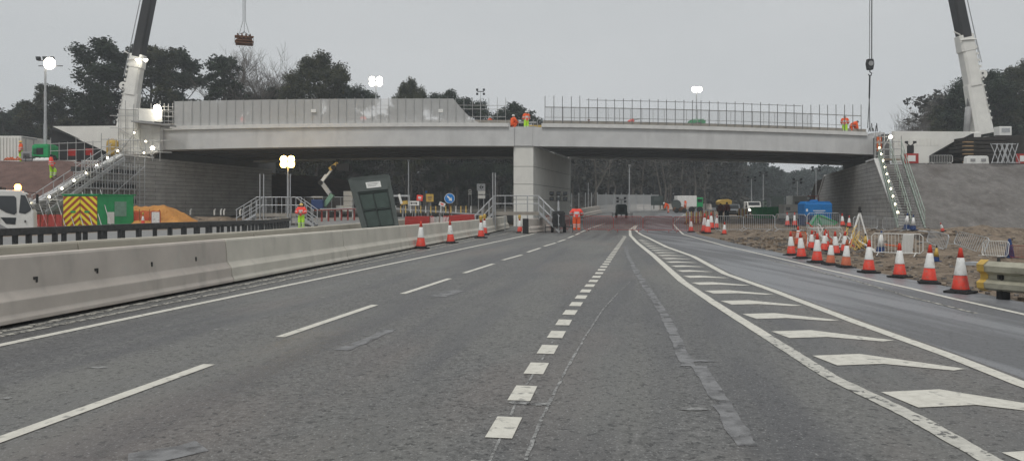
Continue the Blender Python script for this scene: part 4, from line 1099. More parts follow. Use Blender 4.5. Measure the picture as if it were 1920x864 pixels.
# guard rail along the top of the left bank
for (a, c, d_, e_, Y, n, lab) in ((190, 288, 300, 292, 55.2, 9, 'tube guardrail along the top of the left wing wall'), (95, 296, 190, 292, 56.5, 7, 'tube guardrail with red netting at the head of the left stairs'), (1640, 292, 1690, 292, 56.5, 4, 'tube guardrail at the head of the right stairs')):
    t = thing('tube_guardrail', lab, 'guardrail', P(a, c, Y))
    for i in range(n):
        p = P(a, c, Y).lerp(P(d_, e_, Y), i/(n-1)); b = MB(); b.tube([p-Vector((0, 0, .4)), p+Vector((0, 0, 1.15+.35*((i*7) % 3 == 0)))], .028, 0, 5); b.build('post', 'tube', t, True)
    for h_ in (.5, 1.05): b = MB(); b.tube([P(a, c, Y)+Vector((0, -.05, h_)), P(d_, e_, Y)+Vector((0, -.05, h_))], .025, 0, 5); b.build('rail', 'tube', t, True)
    if 'red' in lab:
        b = MB(); r3 = random.Random(1)
        for q in (.35, .7): p = P(a, c, Y).lerp(P(d_, e_, Y), q); b.box(p+Vector((.2, .1, .35)), (.6, .04, .5))
        b.build('netting', 'rednet', t, True)

def platform(label, Y, x0, x1, zt, zb, stL, stR, poles):
    """access platform: deck with double rails and a flight down at each end (given as landing offsets)"""
    t = thing('access_platform', label, 'platform', ((x0+x1)/2, Y, zb))
    b = MB(); b.box(((x0+x1)/2, Y, zt-.11), (x1-x0, 1.3, .22)); b.build('deck', 'ply', t, True)
    for yy in (-.62, .62):
        for h_ in (.55, 1.08): b = MB(); b.tube([(x0, Y+yy, zt+h_), (x1, Y+yy, zt+h_)], .024, 0, 6); b.build('rail', 'galv', t, True)
        for i in range(5):
            x = x0+(x1-x0)*i/4; b = MB(); b.tube([(x, Y+yy, zb), (x, Y+yy, zt+1.08)], .024, 0, 6); b.build('upright', 'galv', t, True)
    for px_ in poles: b = MB(); b.tube([(px_, Y-.7, zb), (px_, Y-.7, zt+2.6)], .035, 0, 6); b.build('tall_pole', 'galv', t, True)
    for sx, L, yd in ((x0, -stL, -.2), (x1, stR, -1.3)):
        if not L: continue
        for yy in (-.55, .55):
            b = MB(); b.beam((sx, Y+yy, zt-.05), (sx+L, Y+yy+yd, zb), .05, .13); b.build('stringer', 'galv', t, True)
            b = MB()
            for h_ in (.5, 1.05): b.tube([(sx, Y+yy, zt+h_), (sx+L, Y+yy+yd, zb+h_)], .022, 0, 6)
            for q in (.25, .6, .95): b.tube([(sx+L*q, Y+yy+yd*q, zt+(zb-zt)*q), (sx+L*q, Y+yy+yd*q, zt+(zb-zt)*q+1.05)], .028, 0, 5)
            b.build('handrail', 'galv', t, True)
        b = MB()
        for i in range(6): q = (i+.6)/6.3; b.beam((sx+L*q, Y-.55+yd*q, zt+(zb-zt)*q), (sx+L*q, Y+.55+yd*q, zt+(zb-zt)*q), .24, .04)
        b.build('treads', 'galv', t, True)
    return t
Y = 50; platform('grey metal access platform with steps at both ends behind the worker in yellow helmet', Y, X(486, Y), X(560, Y), Z(400, Y), ground(X(520, Y), Y), 1.3, 1.5, [X(494, Y), X(501, Y), X(545, Y), X(550, Y)])
Y = 50.5; platform('grey metal access platform with steps in front of the bridge pier', Y, X(926, Y), X(1010, Y), Z(397, Y), zp(Y)+.03, 1.3, 1.3, [X(924.5, Y), X(929, Y)])
# ================================================================ BARRIERS
PROF = [(-.30, .045), (-.30, .10), (-.255, .16), (-.245, .34), (-.145, .46), (-.105, .90), (-.085, .94), (.085, .94), (.105, .90), (.145, .46), (.245, .34), (.255, .16), (.30, .10), (.30, .045)]
def barrier_seg(mt, L=6.76):
    t = thing('concrete_barrier', 'x', 'barrier'); b = MB(); n = len(PROF)
    for y in (0, L): b.v += [Vector((x, y, z)) for x, z in PROF]
    b.f = [tuple(range(n)), tuple(range(2*n-1, n-1, -1))]+[(i, n+i, n+(i+1) % n, (i+1) % n) for i in range(n)]; b.m = [0]*(n+2)
    b.build('body', mt, t, bevel=.012)
    b = MB()
    for y in (L*.25, L*.75): b.box((0, y, .022), (.5, .7, .044))
    b.build('feet', 'black', t)
    return t
def bline(pts, L):
    """positions and headings of barriers laid end to end along a line"""
    out = []; P2 = [Vector((a, c, 0)) for a, c in pts]; tot = [0]
    for a, c in zip(P2, P2[1:]): tot.append(tot[-1]+(c-a).length)
    def at(d):
        for i in range(len(P2)-1):
            if d <= tot[i+1] or i == len(P2)-2: return P2[i].lerp(P2[i+1], (d-tot[i])/(tot[i+1]-tot[i]))
    d = 0
    while d+L*.9 <= tot[-1]: out.append((at(d), at(d+L))); d += L
    return out
def facex(y): return xb(y)-.32
words_ = ['nearest the camera', 'second from the camera, with dark lifting slots', 'third from the camera', 'fourth from the camera, below the leaning board', 'fifth from the camera, behind the first tall cone', 'sixth from the camera', 'seventh from the camera', 'last before the access platform']
def run(fx, y0, n, L, mt, labf, grp, key, z=None):
    y = y0
    for i in range(n):
        x = fx(y); x1 = fx(y+L); a = math.atan2(-(x1-x), L); zz = (z(x, y) if z else zp(y)+.025); z1 = (z(x1, y+L) if z else zp(y+L)+.025)
        o = place(key, lambda: barrier_seg(mt), (x, y, zz), a, labf(i), grp); o.rotation_euler = (math.atan2(z1-zz, L), 0, a)
        if key == 'bar1' and i >= 2:
            for ch in o.children:
                if ch.name.startswith('body'):
                    if 'pale_mesh' not in PROTO: PROTO['pale_mesh'] = ch.data.copy(); PROTO['pale_mesh'].materials[0] = M['barrier_pale']
                    ch.data = PROTO['pale_mesh']
        y += (L+.03)*math.cos(a)
    return y
run(facex, 2.35, 8, 6.76, 'barrier', lambda i: 'beige concrete barrier in the front line, '+words_[i], 'front line of concrete barriers', 'bar1')
nth = ['first', 'second', 'third', 'fourth', 'fifth', 'sixth', 'seventh', 'eighth']
run(lambda y: interp(y, [(8, -9.5), (13, -8.95), (22.3, -7.35), (33.7, -6.95), (46, -6.5), (60, -5.2)]), 8, 6, 6.76, 'barrier2', lambda i: 'yellowish concrete barrier in the rear line, %s from the left edge of the photo' % nth[i], 'rear line of concrete barriers', 'bar2', lambda x, y: zp(y)+.03)
p = pxline([(987, 438)])[0]
o = place('bar1', None, (p.x-.05, p.y-.6, zp(p.y)+.025), R(-18), 'short run concrete barrier with a black end beside the platform steps'); PROTO.pop('bar3', None)
b = MB(); b.box((.0, -.05, .48), (.36, .12, .94)); e_ = b.build('end_cap', 'black', o)
o['group'] = 'front line of concrete barriers'
# dark lifting slots and stains on the second barrier: recess marks cast in its face
b2 = [q for q in bpy.data.objects if q.get('label', '').endswith('lifting slots')][0]
rs = random.Random(9)
for y_, h_ in ((.55, .58), (1.55, .60), (2.8, .62), (4.2, .62), (5.6, .62)):
    xq = .137; b = MB(); b.box((xq+.002, y_, h_-.02), (.02, .028, .08)); 
    if y_ in (1.55, 2.8): b.box((xq+.002, y_-.03, h_), (.02, .05, .04))
    b.build('lifting_slot', 'joint', b2)
# distant barriers and mesh fence beyond the bridge
run(lambda y: interp(y, [(77, 6.9), (100, 12.5), (115, 18), (135, 29)]), 78, 7, 6.0, 'barrier', lambda i: 'grey concrete barrier along the bend beyond the bridge, %s from the pier' % nth[i], 'concrete barriers beyond the bridge', 'bar4')
run(lambda y: interp(y, [(112, 17), (116, 24), (119, 32)]), 113, 3, 6.0, 'barrier', lambda i: 'far grey concrete barrier closing the bend, %s of three' % nth[i], 'far concrete barriers across the bend', 'bar4')
t = thing('mesh_fence', 'tall mesh fence behind the concrete barriers beyond the bridge', 'fence', (9, 90, 1)); pts = [(X(1072, 80), 80), (X(1120, 92), 92), (X(1178, 108), 108), (X(1235, 112), 112)]
for (a, y0), (c, y1) in zip(pts, pts[1:]):
    for k in range(4):
        f_ = k/4; x, y = a+(c-a)*f_, y0+(y1-y0)*f_; b = MB(); b.tube([(x, y, zp(y)), (x, y, zp(y)+2.6)], .05, 0, 5); b.build('post', 'galv', t, True)
    b = MB(); z0, z1 = zp(y0), zp(y1); b.add([(a, y0, z0), (c, y1, z1), (c, y1, z1+2.4), (a, y0, z0+2.4)], [(0, 1, 2, 3)]); b.build('mesh_panel', 'netting' if y0 > 90 else 'darknet', t, True)

# steel guardrails (box beams on posts)
def guardrail(name, label, pts, zt, every, mt, hgt=.14, second=True, grp=None):
    p0 = pts[0]; t = thing(name, label, 'guardrail', (p0[0], p0[1], ground(*p0)), 0, grp)
    b = MB(); q = [Vector((a, c, ground(a, c)+zt)) for a, c in pts]
    for u, v in zip(q, q[1:]): b.beam(u, v, .16, hgt)
    b.build('beam', mt, t, True, bevel=.01)
    L = sum((v-u).length for u, v in zip(q, q[1:])); d = .5
    while d < L:
        r_ = d
        for u, v in zip(q, q[1:]):
            l = (v-u).length
            if r_ <= l: c = u.lerp(v, r_/l); break
            r_ -= l
        b = MB(); b.box((c.x, c.y+.1, c.z-zt/2-.03), (.11, .10, zt-.02)); b.build('post', mt, t, True); d += every
    return t
lx = lambda y: interp(y, [(10, -13.8), (18.6, -12.7), (35, -11.5), (50, -14)])
guardrail('steel_guardrail', 'dark steel guardrail on close posts, nearer of the pair behind the concrete barriers', [(lx(y), y) for y in (10, 18.6, 26, 35, 43)], .72, 1.0, 'darkmetal', .17)
guardrail('steel_guardrail', 'dark steel guardrail on close posts, farther of the pair behind the concrete barriers', [(lx(y)-1.1, y) for y in (11, 18.6, 26, 35, 44)], .62, 1.0, 'darkmetal')
guardrail('steel_guardrail', 'steel guardrail in the median left of the round blue sign', [(X(600, 58), 58), (X(735, 60), 60), (X(905, 62), 62)], .78, 1.0, 'galv')
guardrail('steel_guardrail', 'red brown railing behind the worker with the yellow helmet', [(X(590, 52), 52), (X(668, 54), 54)], .9, .5, 'redmesh', .06)

# W-beam guardrail at the right edge
t = thing('crash_barrier', 'weathered yellow grey corrugated crash barrier at the right edge of the photo', 'guardrail', (X(1880, 14), 14, 0))
def wbeam(p0, p1, mt, z0):
    b = MB(); d = (p1-p0).normalized(); n_ = Vector((d.y, -d.x, 0))
    prof = [(.0, 0), (-.13, .05), (-.15, .14), (.0, .21), (0, .28), (-.13, .34), (-.15, .44), (-.02, .52)]
    for p in (p0, p1):
        for a, z in prof: b.v.append(p+n_*(-a)+Vector((0, 0, z0+z)))
        for a, z in prof[::-1]: b.v.append(p+n_*(-a-.008)+Vector((0, 0, z0+z)))
    k = len(prof)*2
    b.f = [tuple(range(k)), tuple(range(2*k-1, k-1, -1))]+[(i, k+i, k+(i+1) % k, (i+1) % k) for i in range(k)]; b.m = [0]*len(b.f)
    return b.build('beam', mt, t, True)
A = Vector((X(1852, 13.3), 13.3, -.02)); Bq = A+Vector((.95, -1.9, 0))
d = (Bq-A).normalized()
for k in range(2): wbeam(A+d*(.0+k*1.06), A+d*(1.05+k*1.06), 'armco', .18)
b = MB(); n_ = Vector((d.y, -d.x, 0))
e0 = A-d*.12
prof = [(.0, .16), (.14, .22), (.16, .32), (.02, .38), (.02, .47), (.14, .52), (.16, .64), (0, .72)]
for p, s_ in ((e0, .85), (e0+d*.14, 1)):
    for a, z in prof: b.v.append(p+n_*a*s_+Vector((0, 0, z)))
for i in range(7): b.f.append((i, 8+i, 8+i+1, i+1)); b.m.append(0)
b.build('end_terminal', 'yellow', t, True)
for k in range(3): b = MB(); p = A+d*(.35+k*.8); b.ext([(p.x-.08, p.y+.06, -.1), (p.x+.08, p.y+.06, -.1), (p.x+.07, p.y+.06, .6), (p.x-.07, p.y+.06, .6)], (0, .14, 0)); b.build('post', 'black', t, True)
for k in range(2): b = MB(); p = A+d*(.15+k*1.06); b.box((p.x+.02, p.y-.03, .5), (.03, .05, .50)); b.build('joint_plate', 'darkmetal', t, True)
b = MB(); b.beam(A+d*0+Vector((0, .55, .62)), A+d*2.2+Vector((0, .55, .62)), .25, .06); b.build('rear_beam', 'galv', t, True)

# ================================================================ CONES AND SMALL BARRIERS
def cone(col='red', sl='sleeve', low=None):
    t = thing('traffic_cone', 'x', 'traffic cone')
    b = MB(); b.box((0, 0, .022), (.46, .46, .044)); b.lathe([(.20, .04), (.185, .075), (.17, .08)], 16); b.build('base', 'black', t, bevel=.012)
    b = MB(); b.lathe([(.168, .06), (.158, .10), (.115, .36)], 20); b.lathe([(.062, .70), (.034, .86), (.030, .90), (.01, .905)], 16); b.build('body', low or col, t, smooth=True)
    if low and low != col: b.v = b.v
    b = MB(); b.lathe([(.118, .355), (.118, .37), (.0645, .705), (.060, .71)], 20); b.build('sleeve', sl, t, smooth=True)
    return t
def cones(lst, key, mk, z_off=.025, grp=None):
    for px, py, hpx, lab in lst:
        p = G(px, py); h_ = hpx*p.y/F; p.z = max(p.z, zp(p.y)+z_off if p.x < xr(p.y)+.9 else p.z)
        o = place(key, mk, p, random.uniform(-.5, .5), lab, grp, h_/.905); o.rotation_euler = (random.uniform(-.035, .035), random.uniform(-.045, .045), random.uniform(-.6, .6))
CG = 'traffic cones on the verge and road'
cones([(789, 467, 51, 'tall red and white cone by the barriers, nearest on the left side'), (845, 457, 43, 'tall red and white cone by the barriers, second on the left side')], 'cone', cone, grp=CG)
cones([(1801, 551, 84, 'red and white cone nearest the corrugated crash barrier'), (1742, 533, 72, 'red and white cone second from the crash barrier, a yellow and blue one behind'),
       (1687, 522, 64, 'red and white cone in front of the white pedestrian barrier'), (1629, 513, 61, 'red and white cone left of the white pedestrian barrier'),
       (1532, 494, 55, 'red and white cone left of the two faded cones on the verge'),
       (1503, 486, 49, 'red and white cone on the verge line, second from its far end'), (1484, 480, 45, 'red and white cone at the far end of the verge line'),
       (1358, 440, 24, 'small red and white cone alone on the bend before the grey mesh barriers'),
       (1296, 436, 26, 'small cone with a dark band on the bend beside the red mesh barriers'), (1321, 436, 36, 'small red and white cone in the far cluster on the bend, left one'), (1327, 438, 34, 'small red and white cone in the far cluster on the bend, front one'),
       (1334, 430, 32, 'small red and white cone in the far cluster on the bend, rear one'), (1343, 429, 26, 'small red and white cone in the far cluster on the bend, right one'),
       (1477, 424, 26, 'distant cone before the white generator, left of two'), (1490, 424, 26, 'distant cone before the white generator, right of two')], 'cone', cone, grp=CG)
cones([(1557, 498, 47, 'faded brown and white cone, left of two on the verge'), (1586, 503, 52, 'faded brown and white cone, right of two on the verge')], 'conef', lambda: cone('faded'), grp=CG)
cones([(1521, 468, 36, 'red and white cone behind the verge line, left of the wrapped barriers'), (1545, 472, 38, 'red and white cone behind the verge line, left of a touching pair'), (1549, 466, 36, 'red and white cone behind the verge line, right of a touching pair'),
       (1567, 478, 44, 'red and white cone in front of the tangled striped tape'), (1583, 474, 40, 'red and white cone right of the tangled striped tape'), (1497, 460, 36, 'red and white cone beside the orange pedestrian barrier'), (1580, 424, 24, 'distant red cone right of the green crate, left of two'), (1592, 426, 22, 'distant red cone right of the green crate, right of two')], 'cone', cone, grp=CG)
def lampcone():
    t = cone(); b = MB(); b.lathe([(.05, .80), (.075, .84), (.085, .90)], 10); b.build('lamp_base', 'yellow', t)
    b = MB(); b.wheel((0, 0, .96), .085, .07, (0, 1, 0), 0, 12); b.build('lamp', 'yellow', t, smooth=True); return t
cones([(902, 447, 37, 'tall cone with an unlit yellow lamp, front of two close together by the barriers'), (908, 441, 34, 'tall cone with an unlit yellow lamp, rear of two close together by the barriers'), (975, 437, 29, 'tall cone with yellow lamp before the black ended barrier')], 'lcone', lampcone, grp='cones with lamps by the barriers')
def bluecone(a, c, nm):
    t = thing('traffic_cone', 'x', 'traffic cone'); b = MB(); b.box((0, 0, .02), (.44, .44, .04)); b.lathe([(.175, .04), (.145, .26)], 16); b.build('base', a, t, smooth=False)
    b = MB(); b.lathe([(.147, .255), (.05, .76)], 16); b.build('sleeve', c, t, smooth=True); b = MB(); b.lathe([(.052, .755), (.03, .90), (.01, .905)], 12); b.build('tip', a if nm else 'black', t, smooth=True); return t
cones([(1755, 491, 30, 'yellow and blue cone behind the red cones near the crash barrier'), (1622, 465, 27, 'yellow cone left of the white pedestrian barrier')], 'ycone', lambda: bluecone('navy', 'yellow', 0), grp='yellow and blue cones')
cones([(1651, 475, 42, 'white and blue cone at the left of the white pedestrian barrier'), (1700, 430, 30, 'white and blue cone at the foot of the right stairs, left one'), (1712, 431, 28, 'white and blue cone at the foot of the right stairs, right one')], 'bcone', lambda: bluecone('navy', 'sleeve', 1), grp='white and blue cones')
p = G(1768, 434); o = place('cone', cone, p, 0, 'orange and white cone leaning on the earth right of the stairs', CG, .62); o.rotation_euler = (R(8), R(-20), 0)
bb = MB(); bb.box((0, 0, .02), (.42, .42, .04)); bb.lathe([(.17, .04), (.05, .70), (.02, .72)], 16); o = bb.build('traffic_cone', 'navy', smooth=False); o.location = G(1893, 484); o.scale = (.72, .72, .72); tag(o, 'plain dark blue cone at the right end of the white leaning barrier', 'traffic cone')

def ped_barrier(mt, L=2.2, H=1.05, bars=14, infill=None):
    t = thing('pedestrian_barrier', 'x', 'pedestrian barrier'); b = MB(); r_ = .12; z0 = .16
    pts = [(-L/2+r_, z0), (L/2-r_, z0), (L/2, z0+r_), (L/2, H-r_), (L/2-r_, H), (-L/2+r_, H), (-L/2, H-r_), (-L/2, z0+r_), (-L/2+r_, z0)]
    b.tube([(x, 0, z) for x, z in pts], .02, 0, 6); b.build('frame', mt, t)
    for i in range(bars):
        x = -L/2+L*(i+1)/(bars+1); b = MB(); b.tube([(x, 0, z0), (x, 0, H)], .0095, 0, 5); b.build('bar', mt, t)
    for x in (-L*.36, L*.36): b = MB(); b.tube([(x, -.32, .02), (x, -.28, .04), (x, 0, z0), (x, .28, .04), (x, .32, .02)], .018, 0, 5); b.build('foot', mt, t)
    if infill: b = MB(); b.add([(-L/2+.03, .012, z0), (L/2-.03, .012, z0), (L/2-.03, .012, H), (-L/2+.03, .012, H)], [(0, 1, 2, 3)]); b.build('mesh_infill', infill, t)
    return t
def pb(key, mt, pa, pc, lab, grp, hpx=None, infill=None, lean=0):
    """from the ground at photo point pa to pc"""
    A_, B_ = G(*pa), G(*pc); c = (A_+B_)/2; L = (B_-A_).length; a = math.atan2((B_-A_).y, (B_-A_).x)
    h_ = (hpx*c.y/F/1.05) if hpx else 1
    for q in (c,):
        if q.x < xr(q.y)+.9: q.z = zp(q.y)+.025
    o = place(key, lambda: ped_barrier(mt, infill=infill), c, a, lab, grp, (L/2.22, 1, h_)); o.rotation_euler = (lean, 0, a); return o
RG = 'red mesh barriers across the road'
for i, (a, c, d_, e_) in enumerate([(1022, 433, 1068, 434), (1094, 435, 1150, 436), (1150, 436, 1205, 436.5), (1206, 436.5, 1262, 437), (1262, 437, 1325, 438)]):
    pb('redb', 'redmesh', (a, c), (d_, e_), 'thin red mesh barrier across the road, %s from the platform steps' % nth[i], RG, None, 'redtint')
GG = 'grey mesh barriers on the bend'
for i, (a, c, d_, e_) in enumerate([(1340, 436, 1394, 434), (1394, 434, 1453, 434), (1453, 434, 1512, 437), (1514, 437, 1575, 430)]):
    pb('greyb', 'galv', (a, c), (d_, e_), 'grey mesh barrier closing the dirt before the machines, %s from the left' % nth[i], GG)
WG = 'white pedestrian barriers on the dirt'
pb('whiteb', 'white', (1634, 480), (1731, 481), 'white tubular pedestrian barrier standing behind the row of cones', WG, 42)
pb('whiteb', 'white', (1840, 484), (1889, 486), 'white tubular pedestrian barrier leaning near the crash barrier', WG, 33, lean=R(-12))
pb('greyb', 'galv', (1786, 466), (1842, 474), 'grey tubular barrier sinking beside the dug trench', 'grey barriers by the trench', 32, lean=R(-20))
pb('greyb', 'galv', (1736, 462), (1771, 468), 'grey tubular barrier left of the dug trench', 'grey barriers by the trench', 30, lean=R(-14))
pb('redb', 'redmesh', (1893, 486), (1935, 488), 'red barrier at the right edge above the crash barrier', None, 26)
pb('greyb', 'galv', (1600, 432), (1646, 432), 'grey barrier at the foot of the right abutment, left one', 'grey barriers by the abutment', 26)
pb('greyb', 'galv', (1655, 434), (1700, 436), 'grey barrier at the foot of the right stairs', 'grey barriers by the abutment', 26)
pb('orangeb', 'orangemesh', (1482, 468), (1512, 470), 'orange pedestrian barrier behind the far verge cones', None, 34)
for i, (a, d_) in enumerate(((1515, 1545), (1548, 1580))):
    pb('whiteb', 'white', (a, 462), (d_, 464), 'white barrier tangled in striped tape, %s one' % ('left', 'right')[i], WG, 36, lean=R(6-12*i))
# striped tape tangled over those barriers
b = MB(); rs = random.Random(12); c0 = G(1560, 466)
for k in range(26):
    p = c0+Vector((rs.uniform(-1.1, .9), rs.uniform(-.25, .1), rs.uniform(.1, 1.0))); q = p+Vector((rs.gauss(0, .2), rs.gauss(0, .1), -rs.uniform(.15, .55)))
    q.z = max(q.z, c0.z+.03); m_ = (p+q)/2+Vector((rs.gauss(0, .07), 0, rs.gauss(0, .05)))
    b.tube([p, m_, q], .022, k % 2, 4)
tag(b.build('barrier_tape', ['red', 'white']), 'tangle of red and white striped tape on the white barriers', 'tape')
b = MB()
for k in range(14):
    p = G(1603, 470)+Vector((rs.uniform(-.3, .3), rs.uniform(-.2, .2), rs.uniform(.3, 1.0))); b.tube([p, p+Vector((rs.gauss(0, .12), 0, -.25)), p+Vector((rs.gauss(0, .2), 0, -.5-rs.random()*.3))], .016, 0, 4)
tag(b.build('barrier_tape', 'helmety'), 'loose pale yellow tape hanging right of the striped tangle', 'tape')
for k, (a, c, lab) in enumerate(((1709, 480, 'white panel leaning on the white pedestrian barrier'),)):
    p = G(a, c); b = MB(); b.box(p+Vector((0, .22, .34)), (.34, .03, .62), rot=Matrix.Rotation(R(12), 3, 'X')); tag(b.build('loose_board', 'white', bevel=.01), lab, 'panel')
# scattered rubble and tubes
for i, (a, c, e_, f_, col, lab) in enumerate([(1610, 455, 1640, 475, 'white', 'white tube lying on the dirt left of the white barrier'), (1655, 462, 1700, 470, 'orangemesh', 'orange tube lying behind the white barrier'), (1700, 434, 1765, 440, 'galv', 'grey scaffold tube lying below the right stairs'), (1596, 448, 1612, 470, 'yellow', 'yellow pole lying beside the loose tape')]):
    b = MB(); p, q = G(a, c), G(e_, f_); b.tube([p+Vector((0, 0, .08)), q+Vector((0, 0, .10))], .035, 0, 6); tag(b.build('loose_tube', col), lab, 'tube')
b = MB(); rs = random.Random(44)
for k in range(1100):
    if k < 800: y = rs.uniform(11, 40); x = xr(y)+rs.uniform(.9, 4.5)
    else: y = rs.uniform(30, 46); x = rs.uniform(14, 26)
    s_ = rs.uniform(.02, .08)*(1+(y > 25)); z = ground(x, y)
    b.box((x, y, z+s_*.2), (s_*rs.uniform(.8, 1.8), s_, s_*.7), rs.random() < .4, rs.uniform(0, 3))
tag(b.build('rubble', ['dirt', 'gravel']), 'scattered stones and clods on the dirt verge right of the road', 'rubble', kind='stuff')
# tripod (surveyor's frame)
t = thing('tripod', 'white surveying tripod standing on the dirt right of the green crate', 'tripod', G(1612, 458)); L0 = t.location.copy()
ap = P(1612, 398, L0.y)
for dx, dy in ((-.5, -.1), (.28, -.25), (.1, .4)): b = MB(); b.beam(ap, (L0.x+dx, L0.y+dy, ground(L0.x+dx, L0.y+dy)), .06, .05); b.build('leg', 'white', t, True)
b = MB(); b.lathe([(.08, 0), (.08, .06), (.05, .08), (.05, .22), (.02, .24)], 10, 0, ap); b.build('head', 'black', t, True)
# ================================================================ LIGHT TOWERS AND MASTS
def light_tower(px, Y, z0, top_py, label, body, lampm, heads=4, w_=1.5, grp=None, up=True, mastr=.06, trailer=True, hs=1., two_rows=False):
    x = X(px, Y); t = thing('light_tower', label, 'light tower', (x, Y, z0), 0, grp); zt = Z(top_py, Y)-z0
    if body:
        b = MB(); b.box((0, 0, .85), (w_, 1.3, .95)); b.box((0, 0, 1.36), (w_*.86, 1.1, .1)); b.build('housing', body, t, bevel=.08)
        b = MB(); b.box((0, -.66, .85), (w_*.4, .03, .5)); 
        for k in range(5): b.box((-w_*.3, -.66, .65+k*.09), (w_*.22, .035, .04))
        b.build('vent_panel', 'black', t)
        for sx in (-1, 1):
            b = MB(); b.wheel((sx*w_*.5, 0, .3), .3, .18, (1, 0, 0)); b.build('wheel', 'black', t)
            b = MB(); b.beam((sx*w_*.45, -.2, .4), (sx*(w_*.5+.5), -.6, .35), .06, .06); b.tube([(sx*(w_*.5+.5), -.6, .55), (sx*(w_*.5+.5), -.6, .02)], .03); b.build('outrigger', 'darkmetal', t)
        b = MB(); b.beam((0, -.6, .4), (0, -1.5, .4), .1, .08); b.build('drawbar', 'darkmetal', t)
    b = MB(); b.beam((0, 0, .1), (0, 0, zt*.38), mastr*2, mastr*2); b.beam((0, 0, zt*.36), (0, 0, zt*.7), mastr*1.6, mastr*1.6); b.beam((0, 0, zt*.68), (0, 0, zt), mastr*1.2, mastr*1.2); b.build('mast', 'galv', t)
    b = MB(); b.beam((-.55*hs, 0, zt), (.55*hs, 0, zt), .06, .06); b.build('crossbar', 'darkmetal', t)
    n = heads
    for i in range(n):
        row = i % 2 if two_rows else 0; k = i//2 if two_rows else i; m_ = (n+1)//2 if two_rows else n
        lx_ = (-.5+k/max(1, m_-1))*1.05*hs if m_ > 1 else 0; lz = zt+(.16 if not row else -.2)
        b = MB(); b.ext([Vector((lx_-.15*hs, -.05, lz-.13*hs)), Vector((lx_+.15*hs, -.05, lz-.13*hs)), Vector((lx_+.17*hs, -.12, lz+.13*hs)), Vector((lx_-.17*hs, -.12, lz+.13*hs))], (0, .14, -.02)); h_ = b.build('lamp_head', 'black', t)
        b = MB(); rr_ = .26*hs if heads < 2 else .24  # lit lens made oversized to stand in for the lamp's bloom
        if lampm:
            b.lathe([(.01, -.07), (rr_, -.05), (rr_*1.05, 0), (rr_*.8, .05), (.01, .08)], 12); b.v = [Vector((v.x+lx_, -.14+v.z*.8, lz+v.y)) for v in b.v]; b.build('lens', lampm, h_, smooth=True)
        else:
            b.box((lx_, -.128, lz), (.24*hs, .01, .18*hs)); b.build('lens', 'glass', h_)
    return t
light_tower(85, 57.5, 5.15, 114, 'tall floodlight mast with a lit lamp on a green generator on the left bank', 'green', None, 3, 1.25, mastr=.09)
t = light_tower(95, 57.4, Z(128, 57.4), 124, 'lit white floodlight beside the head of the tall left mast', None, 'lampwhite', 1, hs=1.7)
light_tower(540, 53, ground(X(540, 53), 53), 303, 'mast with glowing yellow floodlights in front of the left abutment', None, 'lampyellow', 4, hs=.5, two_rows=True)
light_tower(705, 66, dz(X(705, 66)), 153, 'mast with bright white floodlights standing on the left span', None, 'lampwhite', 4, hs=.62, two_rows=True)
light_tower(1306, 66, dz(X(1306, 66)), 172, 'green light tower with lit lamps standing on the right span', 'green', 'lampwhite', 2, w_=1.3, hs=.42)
light_tower(901, 64, dz(X(901, 64)), 172, 'slim mast with four small dark lamp heads near the middle of the deck', None, None, 4, hs=.55, mastr=.03, two_rows=True)
light_tower(1165, 78, zp(78)+.03, 374, 'folded green light tower trailer standing on the road beyond the bridge', 'darkgreen', None, 4, w_=1.05, hs=.75, two_rows=True)
t = light_tower(1047, 49.4, zp(49)+.03, 367, 'dark light tower trailer beside the platform steps at the pier', 'boom_paint', None, 6, w_=.8, hs=.85, two_rows=True, mastr=.09)
for px, py, Y, lab in ((1409, 335, 84, 'dark headed light mast left of the green skip, lower one'), (1431, 326, 90, 'dark headed light mast behind the green skip'), (1495, 339, 82, 'dark headed light mast left of the blue tank'), (1530, 316, 86, 'tallest dark headed light mast, behind the blue tank'), (1103, 342, 92, 'thin dark headed mast just beyond the right side of the pier')):
    light_tower(px, Y, ground(X(px, Y), Y), py, lab, None, None, 4, hs=.75, mastr=.05, grp='unlit light masts beyond the bridge', two_rows=True)
def lamp_post(px, Y, top, label, cam_=False):
    x = X(px, Y); zg = ground(x, Y); t = thing('lamp_post', label, 'post', (x, Y, zg)); h_ = Z(top, Y)-zg; b = MB(); b.tube([(0, 0, -.1), (0, 0, h_*.4), (0, 0, h_)], .09, 0, 8, r1=.055); b.build('pole', 'galv', t)
    b = MB(); b.box((0, -.1, h_), (.28, .35, .16)); b.lathe([(.02, h_-.3), (.13, h_-.24), (.13, h_-.1), (.02, h_-.06)], 10); b.build('camera_head', 'grey', t)
lamp_post(766, 84, 298, 'grey pole rising to the deck edge right of the leaning dark board')
lamp_post(1180, 96, 310, 'grey pole with a small camera head beyond the right side of the pier')

